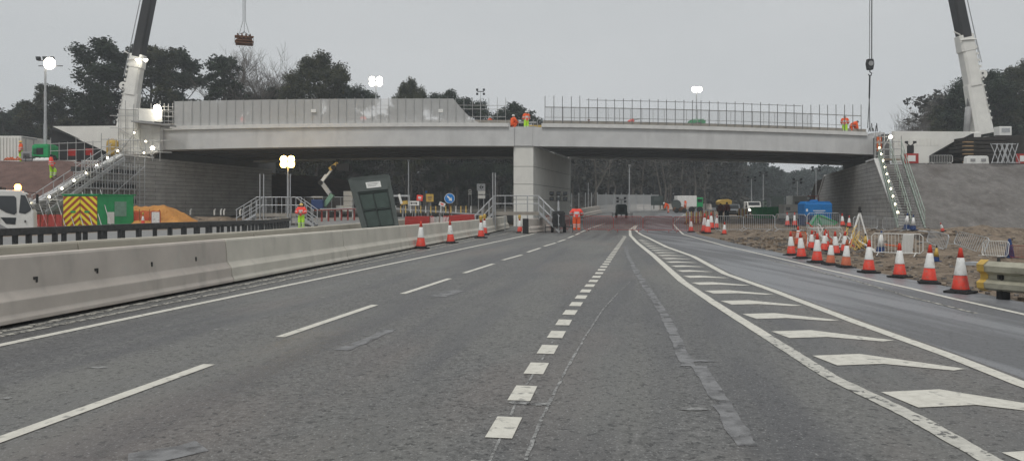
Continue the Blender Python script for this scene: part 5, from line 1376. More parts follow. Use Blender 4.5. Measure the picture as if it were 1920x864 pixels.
# ================================================================ PLANT AND BOXES
# chevron welfare unit
Y = 47; x0, x1, x2 = X(119, Y), X(183, Y), X(222, Y); zg = ground(-26, 47); zt = Z(366, Y)
t = thing('site_cabin', 'green site cabin with a red and yellow chevron end standing behind the guardrails', 'cabin', ((x0+x1)/2, Y, zg))
h_ = zt-zg-.05; sk = Vector((x2-x1, 1.9, 0))
cf = [(x0, Y, zg+.05), (x1, Y, zg+.05), (x1, Y, zt), (x0, Y, zt)]
b = MB(); b.ext([Vector(p) for p in cf], sk*1.0); b.build('body', 'green', t, True, bevel=.02)
for (a, c) in ((x0+.02, (x0+x1)/2-.02), ((x0+x1)/2+.02, x1-.02)):
    b = MB(); b.box(((a+c)/2, Y-.03, (zg+.12+zt-.08)/2), (c-a, .04, zt-zg-.2)); dr_ = b.build('door', 'chevron', t, True)
    b = MB(); b.box(((a+c)/2+(.1 if a < (x0+x1)/2-.1 else -.1), Y-.06, (zg+zt)/2+.05), (.32, .03, .12)); b.build('handle', 'green', dr_).location = (0, 0, 0)
    for q in dr_.children:
        for v in q.data.vertices: v.co = v.co-t.location
b = MB(); b.ext([Vector((x0-.06, Y-.08, zt)), Vector((x1+.05, Y-.08, zt)), Vector((x1+.05, Y-.08, zt+.07)), Vector((x0-.06, Y-.08, zt+.07))], sk*1.04+Vector((0, .1, 0))); b.build('roof', 'green', t, True)
b = MB(); nrm = Vector((sk.y, -sk.x, 0)).normalized()
for f_, zz, w_, hh in ((.62, .62, .75, .95),): c = Vector((x1, Y, 0))+sk*f_+nrm*.02; b.box((c.x, c.y, zg+h_*zz), (w_, .05, hh), rot=Matrix.Rotation(math.atan2(sk.y, sk.x), 3, 'Z'))
b.build('window', 'palegreen', t, True)
b = MB(); c = Vector((x1, Y, 0))+sk*.35+nrm*.04; b.box((c.x, c.y, zg+.75), (.42, .03, .75), rot=Matrix.Rotation(math.atan2(sk.y, sk.x), 3, 'Z')); b.build('notice', 'white', t, True)
# truck
Y = 40; zg = ground(X(30, Y), Y); xf = X(64, Y); zr = Z(357, Y)
t = thing('truck', 'white truck cab with a lit orange beacon at the left edge, facing right', 'truck', (xf-1.2, Y, zg))
b = MB(); zb = zg+.75
side = [(xf-2.5, .95), (xf-1.95, .95), (xf-1.7, .85), (xf-1.1, .5), (xf-.06, .45), (xf, .6), (xf-.02, 1.45), (xf-.1, 1.6), (xf-.40, zr-.16), (xf-.60, zr), (xf-2.5, zr+.03)]
b.ext([Vector((a, Y, z)) for a, z in side], (0, 2.4, 0)); b.build('cab', 'white', t, True, bevel=.06)
b = MB(); b.ext([Vector((a, Y-.02, z)) for a, z in [(xf-1.68, 1.72), (xf-1.25, 1.42), (xf-.88, 1.30), (xf-.78, 1.42), (xf-.80, 2.2), (xf-.90, 2.30), (xf-1.66, 2.30)]], (0, .05, 0)); b.build('side_window', 'glass', t, True)
b = MB(); b.ext([Vector((a, Y-.015, z)) for a, z in [(xf-1.25, .82), (xf-.84, .78), (xf-.80, 1.15), (xf-1.50, 1.17)]], (0, .04, 0)); b.build('lower_window', 'glass', t, True)
b = MB(); b.ext([Vector((a, Y+.1, z)) for a, z in [(xf-.14, 1.62), (xf-.06, 1.62), (xf-.37, zr-.2), (xf-.45, zr-.2)]], (0, 2.2, 0)); b.build('windscreen', 'glass', t, True)
b = MB(); b.ext([Vector((a, Y-.015, z)) for a, z in [(xf-.68, 1.40), (xf-.40, 1.34), (xf-.17, 1.50), (xf-.13, 1.62), (xf-.40, zr-.28), (xf-.60, zr-.24)]], (0, .04, 0)); b.build('quarter_window', 'glass', t, True)
b = MB(); b.ext([Vector((a, Y-.05, z)) for a, z in [(xf-2.5, 1.0), (xf-1.9, 1.0), (xf-1.6, .88), (xf-1.15, .55), (xf-1.15, .42), (xf-1.4, .42), (xf-1.75, .75), (xf-2.5, .80)]], (0, .4, 0)); b.build('wheel_arch', 'grey', t, True)
for yy in (.25, 2.15):
    b = MB(); b.wheel((xf-2.0, Y+yy, zg+.42), .46, .32, (0, 1, 0)); wh = b.build('wheel', 'black', t, True)
b = MB(); b.box((xf-.22, Y+1.2, zg+.12), (.5, 2.38, .3)); b.build('bumper', 'white', t, True, bevel=.05)
b = MB(); b.box((xf+.15, Y-.12, zr-.45), (.12, .1, .5)); b.tube([(xf-.45, Y, zr-.08), (xf+.1, Y-.12, zr-.15)], .02); b.build('mirror', 'black', t, True)
b = MB(); b.box((xf-6.2, Y+1.2, zg+.8), (7, 2.3, .35)); b.box((xf-6.4, Y+1.2, zg+1.7), (6.6, 2.4, 1.5)); b.build('tipper_body', 'white', t, True, bevel=.04)
TRUCK = t
b = MB(); b.box((xf-2.1, Y+1.2, zr+.10), (1.3, 2.0, .14)); b.build('light_bar', 'black', t, True)
b = MB(); b.lathe([(.13, 0), (.16, .14), (.12, .28), (.02, .32)], 12, 0, (xf-.75, Y+.25, zr+.02)); b.build('beacon', 'lamporange', t, True, smooth=True)
b = MB(); b.box((xf-1.62, Y-.03, 1.1), (.16, .03, .12)); b.box((xf-.4, Y-.03, .95), (.06, .03, .12)); b.build('door_handle', 'black', t, True)
# the cab stands turned a little away from the camera
for q in list(TRUCK.children):
    for v in q.data.vertices:
        d_ = v.co-Vector((1.2, 0, 0)); v.co = Matrix.Rotation(R(29), 3, 'Z') @ d_+Vector((1.2, 0, 0))
# container and generator, bags on the left bank
Y = 60; t = thing('shipping_container', 'white container at the left edge on top of the bank', 'container', (X(5, Y), Y, 5.15))
b = MB(); a, c = X(-70, Y), X(40, Y); z1 = Z(255, Y); b.box(((a+c)/2, Y+3, (5.2+z1)/2), (c-a, 6, z1-5.2)); b.build('body', 'whitepanel', t, True, bevel=.03)
b = MB()
for k in range(18): b.box((a+.2+k*(c-a-.4)/17, Y-.03, (5.25+z1)/2), (.10, .06, z1-5.5))
b.build('corrugation', 'whitepanel', t, True)
b = MB(); b.box((c+.01, Y+1, z1-.1), (.06, 1.9, .1)); b.tube([(c+.05, Y+.5, 5.4), (c+.05, Y+.5, z1-.2)], .03); b.tube([(c+.05, Y+1.5, 5.4), (c+.05, Y+1.5, z1-.2)], .03); b.build('door_bars', 'galv', t, True)
t = thing('generator', 'small grey generator box beside the white container', 'generator', P(55, 303, 58)); b = MB(); b.box((0, 0, .38), (.85, .7, .72)); b.build('housing', 'grey', t, bevel=.03); b = MB()
for k in range(4): b.box((0, -.36, .25+k*.1), (.5, .02, .05))
b.build('vents', 'black', t)
for i, px_ in enumerate((70, 80, 88)):
    b = MB(); b.lathe([(.05, 0), (.26, .03), (.30, .14), (.24, .27), (.08, .33)], 9); b.v = [Vector((v.x*1.1, v.y*.8, v.z)) for v in b.v]
    o = b.build('sand_bag', 'white', smooth=True); o.location = P(px_, 304, 56.3); tag(o, 'white bag below the green generator on the left bank, %s of three' % ('left', 'middle', 'right')[i], 'bag', 'white bags on the left bank')
b = MB(); rs = random.Random(3)
for k in range(9): p = P(8+k*3.2, 303, 57.2); b.tube([p+Vector((0, 0, .1)), p+Vector((.1, 0, .2+rs.random()*.2)), p+Vector((.3, 0, .12))], .05, 0, 5)
tag(b.build('orange_netting_roll', 'orangemesh'), 'heap of orange netting in front of the white container', 'netting')
# sand heap
def heap(name, px0, px1, base, top, Y, m_, label, cat, flat=.55, depth=4.):
    b = MB(); xa_, xc_ = X(px0, Y), X(px1, Y); nx, ny = 40, 16; z0 = Z(base, Y)-.15; hh = Z(top, Y)-z0
    for j in range(ny+1):
        for i in range(nx+1):
            u, v = i/nx, j/ny; x = xa_+(xc_-xa_)*u; y = Y-depth/2+depth*v
            e = min(1, min(u/.22, (1-u)/.38)*1.0); f_ = min(1, min(v, 1-v)/.36)
            k = sm(e)*.35+e*.65; b.v.append(Vector((x, y, z0+hh*min(k, f_)*(.96+.10*fbm(x, y, .7)+.07*fbm(x, y, 2.5)))))
    for j in range(ny):
        for i in range(nx): q = j*(nx+1)+i; b.f.append((q, q+1, q+nx+2, q+nx+1)); b.m.append(0)
    return tag(b.build(name, m_, smooth=True), label, cat)
heap('sand_heap', 222, 370, 421, 386, 50.5, 'sand', 'orange heap of sand in front of the left abutment', 'heap')
heap('soil_spread', 345, 465, 421, 406, 56, 'dirt', 'low spread of brown soil right of the orange heap', 'heap')
# nets and little things around the heap
def net(px0, px1, base, top, Y, mt, label, n=5, name='plastic_fence', grp=None):
    z0, z1 = Z(base, Y), Z(top, Y); t = thing(name, label, 'fence', (X(px0, Y), Y, z0), 0, grp)
    if name == 'picket_fence':
        for i in range(9): x = X(px0+(px1-px0)*i/8, Y); b = MB(); b.box((x, Y, (z0+z1)/2+.05*(i % 2)), (.09, .03, z1-z0)); b.build('picket', ('helmety', 'faded', 'white')[i % 3], t, True)
        for zz in (.3, .8): b = MB(); b.box(((X(px0, Y)+X(px1, Y))/2, Y+.04, z0+zz), (X(px1, Y)-X(px0, Y), .04, .07)); b.build('rail', 'helmety', t, True)
        return
    b = MB(); k = 12; rs = random.Random(px0)
    for i in range(k+1): x = X(px0+(px1-px0)*i/k, Y); b.v += [Vector((x, Y+rs.uniform(-.06, .06), z0)), Vector((x, Y+rs.uniform(-.06, .06), z1-.07*abs(math.sin(i*1.3))))]
    for i in range(k): b.f.append((2*i, 2*i+2, 2*i+3, 2*i+1)); b.m.append(0)
    b.build('net', mt, t, True)
    for i in range(n): x = X(px0+(px1-px0)*i/(n-1), Y); b = MB(); b.tube([(x, Y-.05, z0-.15), (x, Y-.05, z1+.05)], .018, 0, 5); b.build('stake', 'rusty', t, True)
net(62, 118, 425, 401, 46, 'rednet', 'red plastic net fence between the truck and the chevron cabin')
net(224, 300, 420, 394, 49, 'rednet', 'red plastic net fence in front of the orange sand heap')
t = thing('notice_board', 'white framed board standing before the sand heap', 'sign', P(292, 421, 48)); b = MB(); b.box((0, 0, .42), (.5, .04, .78)); b.build('panel', 'sleeve', t); b = MB(); b.tube([(-.28, 0, 0), (-.28, 0, .85), (.28, 0, .85), (.28, 0, 0)], .03); b.build('frame', 'redplastic', t)
o = place('lcone', None, P(268, 421, 47.5), 0, 'cone with lamp standing before the orange sand heap', 'cones with lamps by the barriers', .75)
# dark leaning board
Yb = 31
t = thing('leaning_board', 'large dark grey green board with four recessed panes leaning left behind the barriers', 'board', P(702, 430, Yb))
def bp(u, v, Yo=0):  # quad in the board's own plane
    a = P(656, 337, Yb+.5).lerp(P(729, 330, Yb+.5), u); c = P(689, 452, Yb).lerp(P(750, 445, Yb), u)
    return c.lerp(a, v)+Vector((0, Yo, 0))
b = MB(); b.ext([bp(0, 0), bp(1, 0), bp(1, 1), bp(0, 1)], (0, .12, 0)); b.build('panel', 'slate2', t, True)
b = MB()
for (u0, v0, u1, v1, w_) in ((0, 0, 0, 1, .14), (1, 0, 1, 1, .10), (0, 1, 1, 1, .16), (0, 0, 1, 0, .12), (.5, .2, .5, .76, .018), (.12, .48, .9, .48, .018), (.12, .2, .9, .2, .02), (.13, .18, .13, .76, .02), (.9, .18, .9, .76, .02), (.1, .76, .9, .76, .02)):
    b.beam(bp(u0, v0, -.03), bp(u1, v1, -.03), w_*1.0, .06 if w_ > .03 else .05, 0 if w_ > .03 else 1, up=(0, 1, 0))
b.build('frame', ['slate', 'slate2'], t, True)
for (u0, v0, u1, v1) in ((.04, .02, .96, .17), (.03, .79, .97, .97), (.02, .1, .11, .9), (.92, .1, .99, .9)):
    b = MB(); b.ext([bp(u0, v0, -.045), bp(u1, v0, -.045), bp(u1, v1, -.045), bp(u0, v1, -.045)], (0, .04, 0)); b.build('skirting', 'slate', t, True)
for (u0, v0, u1, v1) in ((.15, .22, .48, .46), (.52, .22, .88, .46), (.15, .5, .48, .74), (.52, .5, .88, .74)):
    b = MB(); b.ext([bp(u0, v0, -.02), bp(u1, v0, -.02), bp(u1, v1, -.02), bp(u0, v1, -.02)], (0, .02, 0)); b.build('recessed_pane', 'darkgreen', t, True)
b = MB(); b.ext([bp(.38, .835, -.06), bp(.76, .835, -.06), bp(.76, .93, -.06), bp(.38, .93, -.06)], (0, .015, 0)); b.build('notice', 'white', t, True)
b = MB()
for k, (u, v) in enumerate(((.42, .905), (.42, .885), (.42, .862))): b.ext([bp(u, v, -.065), bp(.72-.04*k, v, -.065), bp(.72-.04*k, v+.008, -.065), bp(u, v+.008, -.065)], (0, .004, 0))
b.build('printed_lines', 'grey', t, True)

# boom lift
Y = 60; zg = ground(X(607, Y), Y)
t = thing('boom_lift', 'pale blue articulated boom lift with its dark basket raised under the left span', 'boom lift', (X(607, Y), Y, zg))
b = MB(); b.box((X(607, Y), Y, Z(402, Y)), (1.9, 1.8, .45)); b.build('chassis', 'black', t, True, bevel=.04)
for dx in (-.8, .8):
    for yy in (-.85, .85): b = MB(); b.wheel((X(607, Y)+dx, Y+yy, Z(404, Y)-.05), .32, .25, (0, 1, 0)); b.build('wheel', 'black', t, True)
b = MB(); b.box((X(598, Y), Y, Z(383, Y)), (.95, 1.2, .75)); b.build('turret', 'navy', t, True, bevel=.05)
b = MB(); b.box((X(598, Y), Y-.0, Z(369.5, Y)), (.9, 1.2, .10)); b.build('turret_cover', 'galv', t, True)
seg_ = [((608, 386), (624, 364), .26, 'palegreen'), ((622, 368), (603, 342), .24, 'galv'), ((601, 344), (612, 328), .18, 'white'), ((606, 338), (622, 318), .12, 'white'), ((618, 318), (634, 306), .22, 'helmety')]
for (p, q, w_, mt) in seg_: b = MB(); b.beam(P(*p, Y), P(*q, Y), w_*1.35, w_*1.35); b.build('boom', mt, t, True, bevel=.02)
for p in ((622, 366), (602, 343), (626, 314)): b = MB(); b.wheel(P(*p, Y), .2, .35, (0, 1, 0), 0, 12); b.build('joint', 'black', t, True)
b = MB(); c = P(645, 310, Y)
for z in (-.45, 0, .42):
    for yy in (-.5, .5): b.beam(c+Vector((-.5, yy, z)), c+Vector((.5, yy, z)), .05, .05)
    for xx in (-.5, .5): b.beam(c+Vector((xx, -.5, z)), c+Vector((xx, .5, z)), .05, .05)
for xx in (-.5, -.17, .17, .5):
    for yy in (-.5, .5): b.beam(c+Vector((xx, yy, -.45)), c+Vector((xx, yy, .42)), .04, .04)
b.box(c+Vector((0, 0, -.45)), (1.0, 1, .05)); b.box(c+Vector((0, 0, -.15)), (.98, .96, .5)); b.build('basket', 'black', t, True)
# white stacked unit, site hoarding fence
t = thing('storage_unit', 'white stacked unit on the ground right of the boom lift', 'cabinet', P(654, 396, 62)); b = MB()
for k in range(4): b.box((0, 0, .2+k*.42), (.75, .7, .40))
b.build('boxes', 'white', t, bevel=.02); b = MB(); b.box((-.65, -.2, .25), (.6, .6, .45)); b.build('side_box', 'whitepanel', t, bevel=.02)
Y = 80; t = thing('mesh_fence', 'grey mesh fence running across the site behind the boom lift', 'fence', (X(600, Y), Y, 1))
for i in range(9): x = X(520+i*17, Y); b = MB(); b.tube([(x, Y, .8), (x, Y, 2.9)], .035, 0, 5); b.build('post', 'galv', t, True)
b = MB(); b.tube([(X(520, Y), Y, 2.88), (X(660, Y), Y, 2.88)], .03); b.tube([(X(520, Y), Y, 1.2), (X(660, Y), Y, 1.2)], .03); b.build('rails', 'galv', t, True)
b = MB(); b.add([(X(520, Y), Y, .8), (X(660, Y), Y, .8), (X(660, Y), Y, 2.85), (X(520, Y), Y, 2.85)], [(0, 1, 2, 3)]); b.build('mesh', 'darknet', t, True)
b = MB(); b.box((X(640, 57), 59, .86), (4.2, 3, .06)); tag(b.build('timber_deck', 'sand'), 'sandy yellow boards on the ground below the boom lift', 'boards')
# white pegs along the left abutment
for i, px_ in enumerate((357, 402, 414, 420, 450)):
    p = P(px_, 403, 60-0*i); b = MB(); b.tube([p, p+Vector((0, 0, .38))], .07, 0, 8); b.tube([p+Vector((0, 0, .38)), p+Vector((.1, 0, .48))], .05, 0, 6)
    tag(b.build('white_pipe_stub', 'white'), 'short white pipe stub at the foot of the left abutment, %s from the left' % nth[i], 'pipe', 'white pipe stubs by the left abutment')

# ================================================================ SIGNS
def post_sign(name, label, px, py, Y, posts, foot):
    t = thing(name, label, 'sign', (X(px, Y), Y, ground(X(px, Y), Y))); b = MB()
    for q in posts: b.tube([(X(q, Y), Y+.06, ground(X(q, Y), Y)-.1), (X(q, Y), Y+.06, Z(py, Y))], .035, 0, 6)
    b.build('posts', 'galv', t, True); return t
# round blue keep-right sign: white arrow pointing down to the right
Y = 49; c = P(843, 372, Y); t = thing('road_sign', 'round blue sign with a white arrow pointing down to the right', 'sign', (c.x, c.y, zp(Y)))
b = MB(); b.wheel(c, .34, .03, (0, 1, 0), 0, 32); b.build('rim', 'white', t, True)
b = MB(); b.wheel(c+Vector((0, -.018, 0)), .31, .02, (0, 1, 0), 0, 32); b.build('face', 'bluesign', t, True)
b = MB(); ar = [(-.22, .05), (.04, .05), (.04, .15), (.24, 0), (.04, -.15), (.04, -.05), (-.22, -.05)]; an = R(-45)
b.ext([c+Vector((u*math.cos(an)-v*math.sin(an), -.04, u*math.sin(an)+v*math.cos(an))) for u, v in ar], (0, .008, 0)); b.build('arrow', 'white', t, True)
b = MB(); b.tube([(c.x, c.y+.05, zp(Y)), (c.x, c.y+.05, c.z)], .035); b.build('post', 'rusty', t, True)
# grey sign seen with black chevron arrow
Y = 62; t = post_sign('road_sign', 'grey rectangular sign with a black arrow pointing left and two plates below', 902, 344, Y, (897, 907), 400)
c = P(902, 351, Y); b = MB(); b.box(c+Vector((0, 0, .0)), (.70, .03, .56)); b.build('panel', 'galv', t, True)
b = MB(); b.ext([c+Vector(v) for v in ((.0, -.03, .17), (-.14, -.03, 0), (0, -.03, -.17), (.07, -.03, -.17), (-.04, -.03, 0), (.07, -.03, .17))], (0, .008, 0)); b.wheel(c+Vector((.12, -.025, .0)), .08, .01, (0, 1, 0), 0, 12); b.build('arrow', 'black', t, True)
for py_ in (361, 369): b = MB(); b.box(P(903, py_, Y-.02), (.60, .03, .28)); b.build('plate', 'whitepanel', t, True); 
Y = 66; t = post_sign('road_sign', 'small round white sign with a dark bar, left of the grey arrow sign', 881, 358, Y, (879, 884), 400)
c = P(881, 358, Y-.05); b = MB(); b.wheel(c, .16, .03, (0, 1, 0), 0, 20); b.build('disc', 'white', t, True); b = MB(); b.box(c+Vector((0, -.02, 0)), (.2, .01, .06)); b.build('bar', 'black', t, True); b = MB(); b.box(c+Vector((0, 0, -.26)), (.3, .03, .14)); b.build('plate', 'white', t, True)
Y = 60
def small_sign(px, py, w_, h_, mt, label, mark, rot=0., Y=60, name='road_sign', dx=0):
    p = P(px, py, Y); zg = ground(p.x, Y); t = thing(name, label, 'sign', (p.x, Y, zg)); Rm = Matrix.Rotation(rot, 3, 'Y')
    b = MB(); b.box(p, (w_, .04, h_), rot=Rm); b.build('panel', mt, t, True)
    if mark == 'arrows':
        b = MB()
        for s_ in (-1, 1): b.ext([p+Rm @ Vector(v) for v in ((s_*.34*w_/1, -.03, 0), (s_*.20*w_, -.03, .3*h_), (s_*.20*w_, -.03, -.3*h_))][::s_], (0, .008, 0))
        b.box(p+Vector((0, -.028, 0)), (w_*.45, .008, h_*.18)); b.build('arrows', 'black', t, True)
    elif mark: b = MB(); b.box(p+Vector((0, -.028, .03)), (w_*.5, .01, h_*.3), rot=Rm); b.box(p+Vector((0, -.028, -h_*.25)), (w_*.35, .01, h_*.1), rot=Rm); b.build('marking', mark, t, True)
    b = MB(); b.beam((p.x-.12, Y+.05, zg), (p.x-.05, Y+.05, p.z), .05, .05); b.beam((p.x+.12, Y+.05, zg), (p.x+.05, Y+.05, p.z), .05, .05); b.build('stand', 'grey', t, True)
small_sign(787, 371, .48, .46, 'hipink', 'pink red square sign tilted slightly in the median', 'white', R(6))
small_sign(776, 381, .85, .36, 'white', 'white sign with a black double arrow below the pink sign', 'arrows', 0, 59.5)
small_sign(758, 380, .55, .30, 'yellow', 'small yellow sign leaning right beside the dark board', 'helmety', R(-8), 59.6)
small_sign(806, 371, .6, .62, 'yellow', 'yellow brown sign on a frame left of the round blue sign', 'wood', 0, 60.5)
small_sign(799, 360, .18, .18, 'bluesign', 'tiny blue sign on a pole above the yellow brown sign', None, 0, 66)
small_sign(829, 383, .5, .3, 'white', 'white plate below and left of the round blue sign', 'hipink', R(20), 60)
# frames of the temporary signs
t = thing('sign_stand', 'grey tube frame with a fallen white panel right of the dark board', 'frame', P(755, 390, 58)); b = MB(); b.tube([P(738, 396, 58), P(738, 366, 58), P(768, 366, 58), P(768, 396, 58)], .04); b.tube([P(738, 368, 58), P(766, 368, 58)], .04); b.build('tubes', 'galv', t, True)
b = MB(); b.beam(P(748, 364, 57.8), P(753, 382, 57.8), .18, .04, up=(0, 1, 0)); b.build('panel', 'white', t, True)
# row of small posts with pale tops in the median
for i in range(16):
    px_ = 742+i*9.4; p = P(px_, 386, 59-.0*i); b = MB(); b.tube([p-Vector((0, 0, .55)), p], .045, 0, 6, r1=.03)
    tag(b.build('marker_post', 'helmety' if i % 3 else 'white'), 'short pale marker post in the median row below the signs', 'post', 'marker posts in the median')
# red plastic barriers behind the front line
def plastic_barrier():
    t = thing('plastic_barrier', 'x', 'barrier'); L = 1.15
    b = MB(); b.ext([Vector(v) for v in ((-L/2, -.05, .06), (L/2, -.05, .06), (L/2, -.05, .95), (L/2-.06, -.05, 1.0), (-L/2+.06, -.05, 1.0), (-L/2, -.05, .95))], (0, .1, 0)); b.build('panel', 'redplastic', t, bevel=.015)
    for k in (-1, 1): b = MB(); b.box((k*.27, -.065, .5), (.38, .03, .5)); b.build('moulded_recess', 'redplastic', t, bevel=.01)
    for x in (-.4, .4): b = MB(); b.box((x, 0, .03), (.12, .5, .06)); b.build('foot', 'black', t)
    return t
for i, (a, lab) in enumerate(((778, 'leftmost'), (796, 'second'), (848, 'third'), (858, 'fourth'), (867, 'fifth'), (877, 'sixth'))):
    Yq = 43+i*1.6; place('plb', plastic_barrier, (X(a, Yq), Yq, zp(Yq)+.18), R(10), 'red plastic barrier behind the front concrete line, %s from the left' % lab, 'red plastic barriers behind the concrete line')
net(806, 842, 418, 405, 42, 'netting', 'pale netting strip between the red plastic barriers', 3)

# ================================================================ MACHINES BEYOND AND UNDER THE RIGHT SPAN
Y = 58; zg = ground(X(1535, Y), Y); t = thing('water_tank', 'large blue plastic tank on a trailer under the right span', 'tank', (X(1535, Y), Y, zg))
b = MB(); a, c = X(1510, Y), X(1561, Y); z0, z1 = Z(404, Y), Z(381, Y); b.box(((a+c)/2, Y+.8, (z0+z1)/2), (c-a, 1.6, z1-z0)); b.build('body', 'blue', t, True, bevel=.07)
b = MB(); b.ext([Vector((a+.05, Y+.1, z1)), Vector((c-.05, Y+.1, z1)), Vector((c-.2, Y+.1, z1+.15)), Vector((a+.2, Y+.1, z1+.15))], (0, 1.4, 0)); b.lathe([(.32, 0), (.3, .14), (.02, .15)], 14, 0, ((a+c)/2-.1, Y+.7, z1+.13)); b.build('lid', 'blue', t, True)
b = MB(); b.box((a+.55, Y+.8, (z0+zg)/2+.05), (1.0, 1.5, z0-zg-.1)); b.build('pump', 'navy', t, True, bevel=.03)
b = MB(); b.box((c-.45, Y+.8, (z0+zg)/2+.1), (.8, 1.5, z0-zg-.2)); b.build('chassis', 'blue', t, True)
for x in (a+.3, c-.4): b = MB(); b.wheel((x, Y-.02, zg+.3), .3, .2, (0, 1, 0)); b.build('wheel', 'black', t, True)
b = MB(); b.box((X(1536, Y), Y-.012, Z(395, Y)), (.95, .015, .06)); b.box((X(1536, Y), Y-.012, Z(398.5, Y)), (.7, .015, .04)); b.box((X(1513, Y), Y-.012, Z(394, Y)), (.14, .015, .2)); b.build('white_lettering', 'white', t, True)
# green crate tilted
Y = 47; t = thing('green_crate', 'pale green crate tipped on its corner in front of the blue tank', 'crate', G(1548, 432)); b = MB(); c = P(1547, 416, Y)
b.ext([c+Vector(v) for v in ((-1.0, 0, -.38), (-.45, 0, .45), (-.1, 0, .42), (.75, 0, -.02), (.2, 0, -.42))], (.15, .9, 0)); b.build('shell', 'palegreen', t, True, bevel=.03)
b = MB(); 
for u, v in (((-1.0, -.38), (-.45, .45)), ((-.45, .45), (.75, -.02)), ((.75, -.02), (.2, -.42)), ((.2, -.42), (-1.0, -.38)), ((-.5, .4), (-.15, -.4))): b.beam(c+Vector((u[0], -.03, u[1])), c+Vector((v[0], -.03, v[1])), .05, .06)
b.build('frame', 'green', t, True)
# pickup
def car(px, py, Y, label, body, wpx, rz=0., kind='pickup', lit=False):
    wd = wpx*Y/F; s_ = wd/1.9; t = thing(kind, label, 'pickup' if kind == 'pickup' else 'van', (X(px, Y), Y, ground(X(px, Y), Y)), rz)
    sd = [(0, .45), (0, .85), (.15, .98), (1.1, 1.12), (1.75, 1.72), (3.1, 1.75), (3.25, 1.15), (4.9, 1.15), (4.9, .45)] if kind == 'pickup' else [(0, .4), (0, .95), (.6, 1.15), (1.3, 1.95), (4.8, 2.0), (4.8, .4)]
    b = MB(); b.ext([Vector((-.93, y-2, z)) for y, z in sd], (1.86, 0, 0)); b.build('body', body, t, bevel=.08)
    b = MB(); b.ext([Vector((-.78, y-2, z)) for y, z in ([(1.12, 1.16), (1.17, 1.14), (1.70, 1.66), (1.66, 1.70)] if kind == 'pickup' else [(.66, 1.2), (.7, 1.17), (1.26, 1.88), (1.22, 1.9)])], (1.56, 0, 0)); b.build('windscreen', 'glass', t)
    for s2 in (-1, 1):
        b = MB(); b.ext([Vector((s2*.935, y-2, z)) for y, z in ([(1.3, 1.2), (1.8, 1.62), (3.0, 1.64), (3.1, 1.2)] if kind == 'pickup' else [(.9, 1.25), (1.4, 1.85), (2.2, 1.85), (2.2, 1.25)])], (.02*s2, 0, 0)); b.build('side_window', 'glass', t)
        b = MB(); b.box((s2*.68, -2.02, .80), (.32, .06, .18)); b.build('headlight', 'head' if lit else 'galv', t)
        b = MB(); b.box((s2*1.05, -.75, 1.2), (.18, .1, .18)); b.build('mirror', 'black', t)
        for yy in (.85, 3.9): b = MB(); b.wheel((s2*.82, yy-2, .36), .38, .24, (1, 0, 0)); wq = b.build('wheel', 'black', t); b = MB(); b.wheel((s2*.95, yy-2, .36), .2, .02, (1, 0, 0), 0, 12); b.build('rim', 'galv', wq)
    b = MB(); b.box((0, -2.02, .82), (.85, .05, .2)); b.box((0, -2.02, .5), (1.7, .1, .18)); b.build('grille', 'black', t)
    t.scale = (s_,)*3; return t
car(1373, 404, 80, 'silver pickup truck facing the camera beyond the two dark clothed people', 'galv', 27, R(-14), 'pickup')
car(1412, 404, 82, 'pale van with lit headlamps facing the camera right of the pickup', 'whitepanel', 25, R(-10), 'van', True)
# digger behind pickup: yellow body
t = thing('dumper', 'yellow dumper partly hidden behind the silver pickup', 'dumper', P(1361, 398, 88)); b = MB(); b.ext([Vector(v) for v in ((-.7, 0, .9), (.7, 0, .9), (.75, 0, 1.4), (.3, 0, 1.55), (-.5, 0, 1.5), (-.8, 0, 1.25))], (0, 1.6, 0)); b.build('skip_body', 'yellow', t, bevel=.05)
for x in (-.7, .7): b = MB(); b.wheel((x, -.05, .45), .45, .3, (0, 1, 0)); b.build('wheel', 'black', t)
# skip
t = thing('skip', 'green metal skip behind the grey mesh barriers', 'skip', P(1440, 408, 74)); zg = ground(t.location.x, 74); t.location.z = zg
b = MB(); b.ext([Vector(v) for v in ((-.85, 0, .1), (.85, 0, .1), (1.35, 0, 1.25), (-1.35, 0, 1.25))], (0, 1.6, 0)); b.build('body', 'green', t, bevel=.02)
b = MB()
for x in (-1.0, -.5, 0, .5, 1.0): b.beam((x*.8, -.04, .15), (x*1.15, -.04, 1.2), .07, .07)
b.beam((-1.4, -.03, 1.22), (1.4, -.03, 1.22), .1, .1); b.build('ribs', 'green', t)
t = thing('waste_bin', 'narrow white bin standing behind the green skip', 'bin', (X(1434, 76), 76, ground(X(1434, 76), 76))); b = MB(); b.box((0, 0, .9), (.34, .4, 1.8)); b.build('body', 'white', t, bevel=.03); b = MB(); b.box((0, 0, 1.83), (.38, .44, .08)); b.box((0, -.21, 1.5), (.2, .02, .12)); b.build('lid', 'grey', t)
# white generator, cabin and red tube frame
Y = 70; zg = ground(X(1480, Y), Y); t = thing('generator', 'large cream generator canopy left of the blue tank', 'generator', (X(1480, Y), Y, zg)); b = MB(); b.box((0, 0, .95), (1.5, 1.5, 1.3)); b.build('housing', 'whitepanel', t, bevel=.06); b = MB(); b.box((0, -.76, .9), (1.1, .02, .06)); b.box((-.4, -.76, 1.2), (.4, .02, .3)); b.build('vents', 'grey', t); b = MB(); b.box((0, 0, .2), (1.5, 1.3, .22)); b.build('base', 'black', t)
Y = 76; zg = ground(X(1492, Y), Y); t = thing('site_cabin', 'white cabin behind the cream generator', 'cabin', (X(1492, Y), Y, zg)); b = MB(); b.box((.1, 0, 1.3), (1.5, 1.8, 2.1)); b.build('body', 'white', t, bevel=.04); b = MB(); b.box((-.2, -.92, 1.1), (.45, .03, 1.3)); b.build('door', 'grey', t)
Y = 79; t = thing('scaffold', 'red tube scaffold frame behind the white cabin', 'scaffold', (X(1508, Y), Y, ground(X(1508, Y), Y))); b = MB()
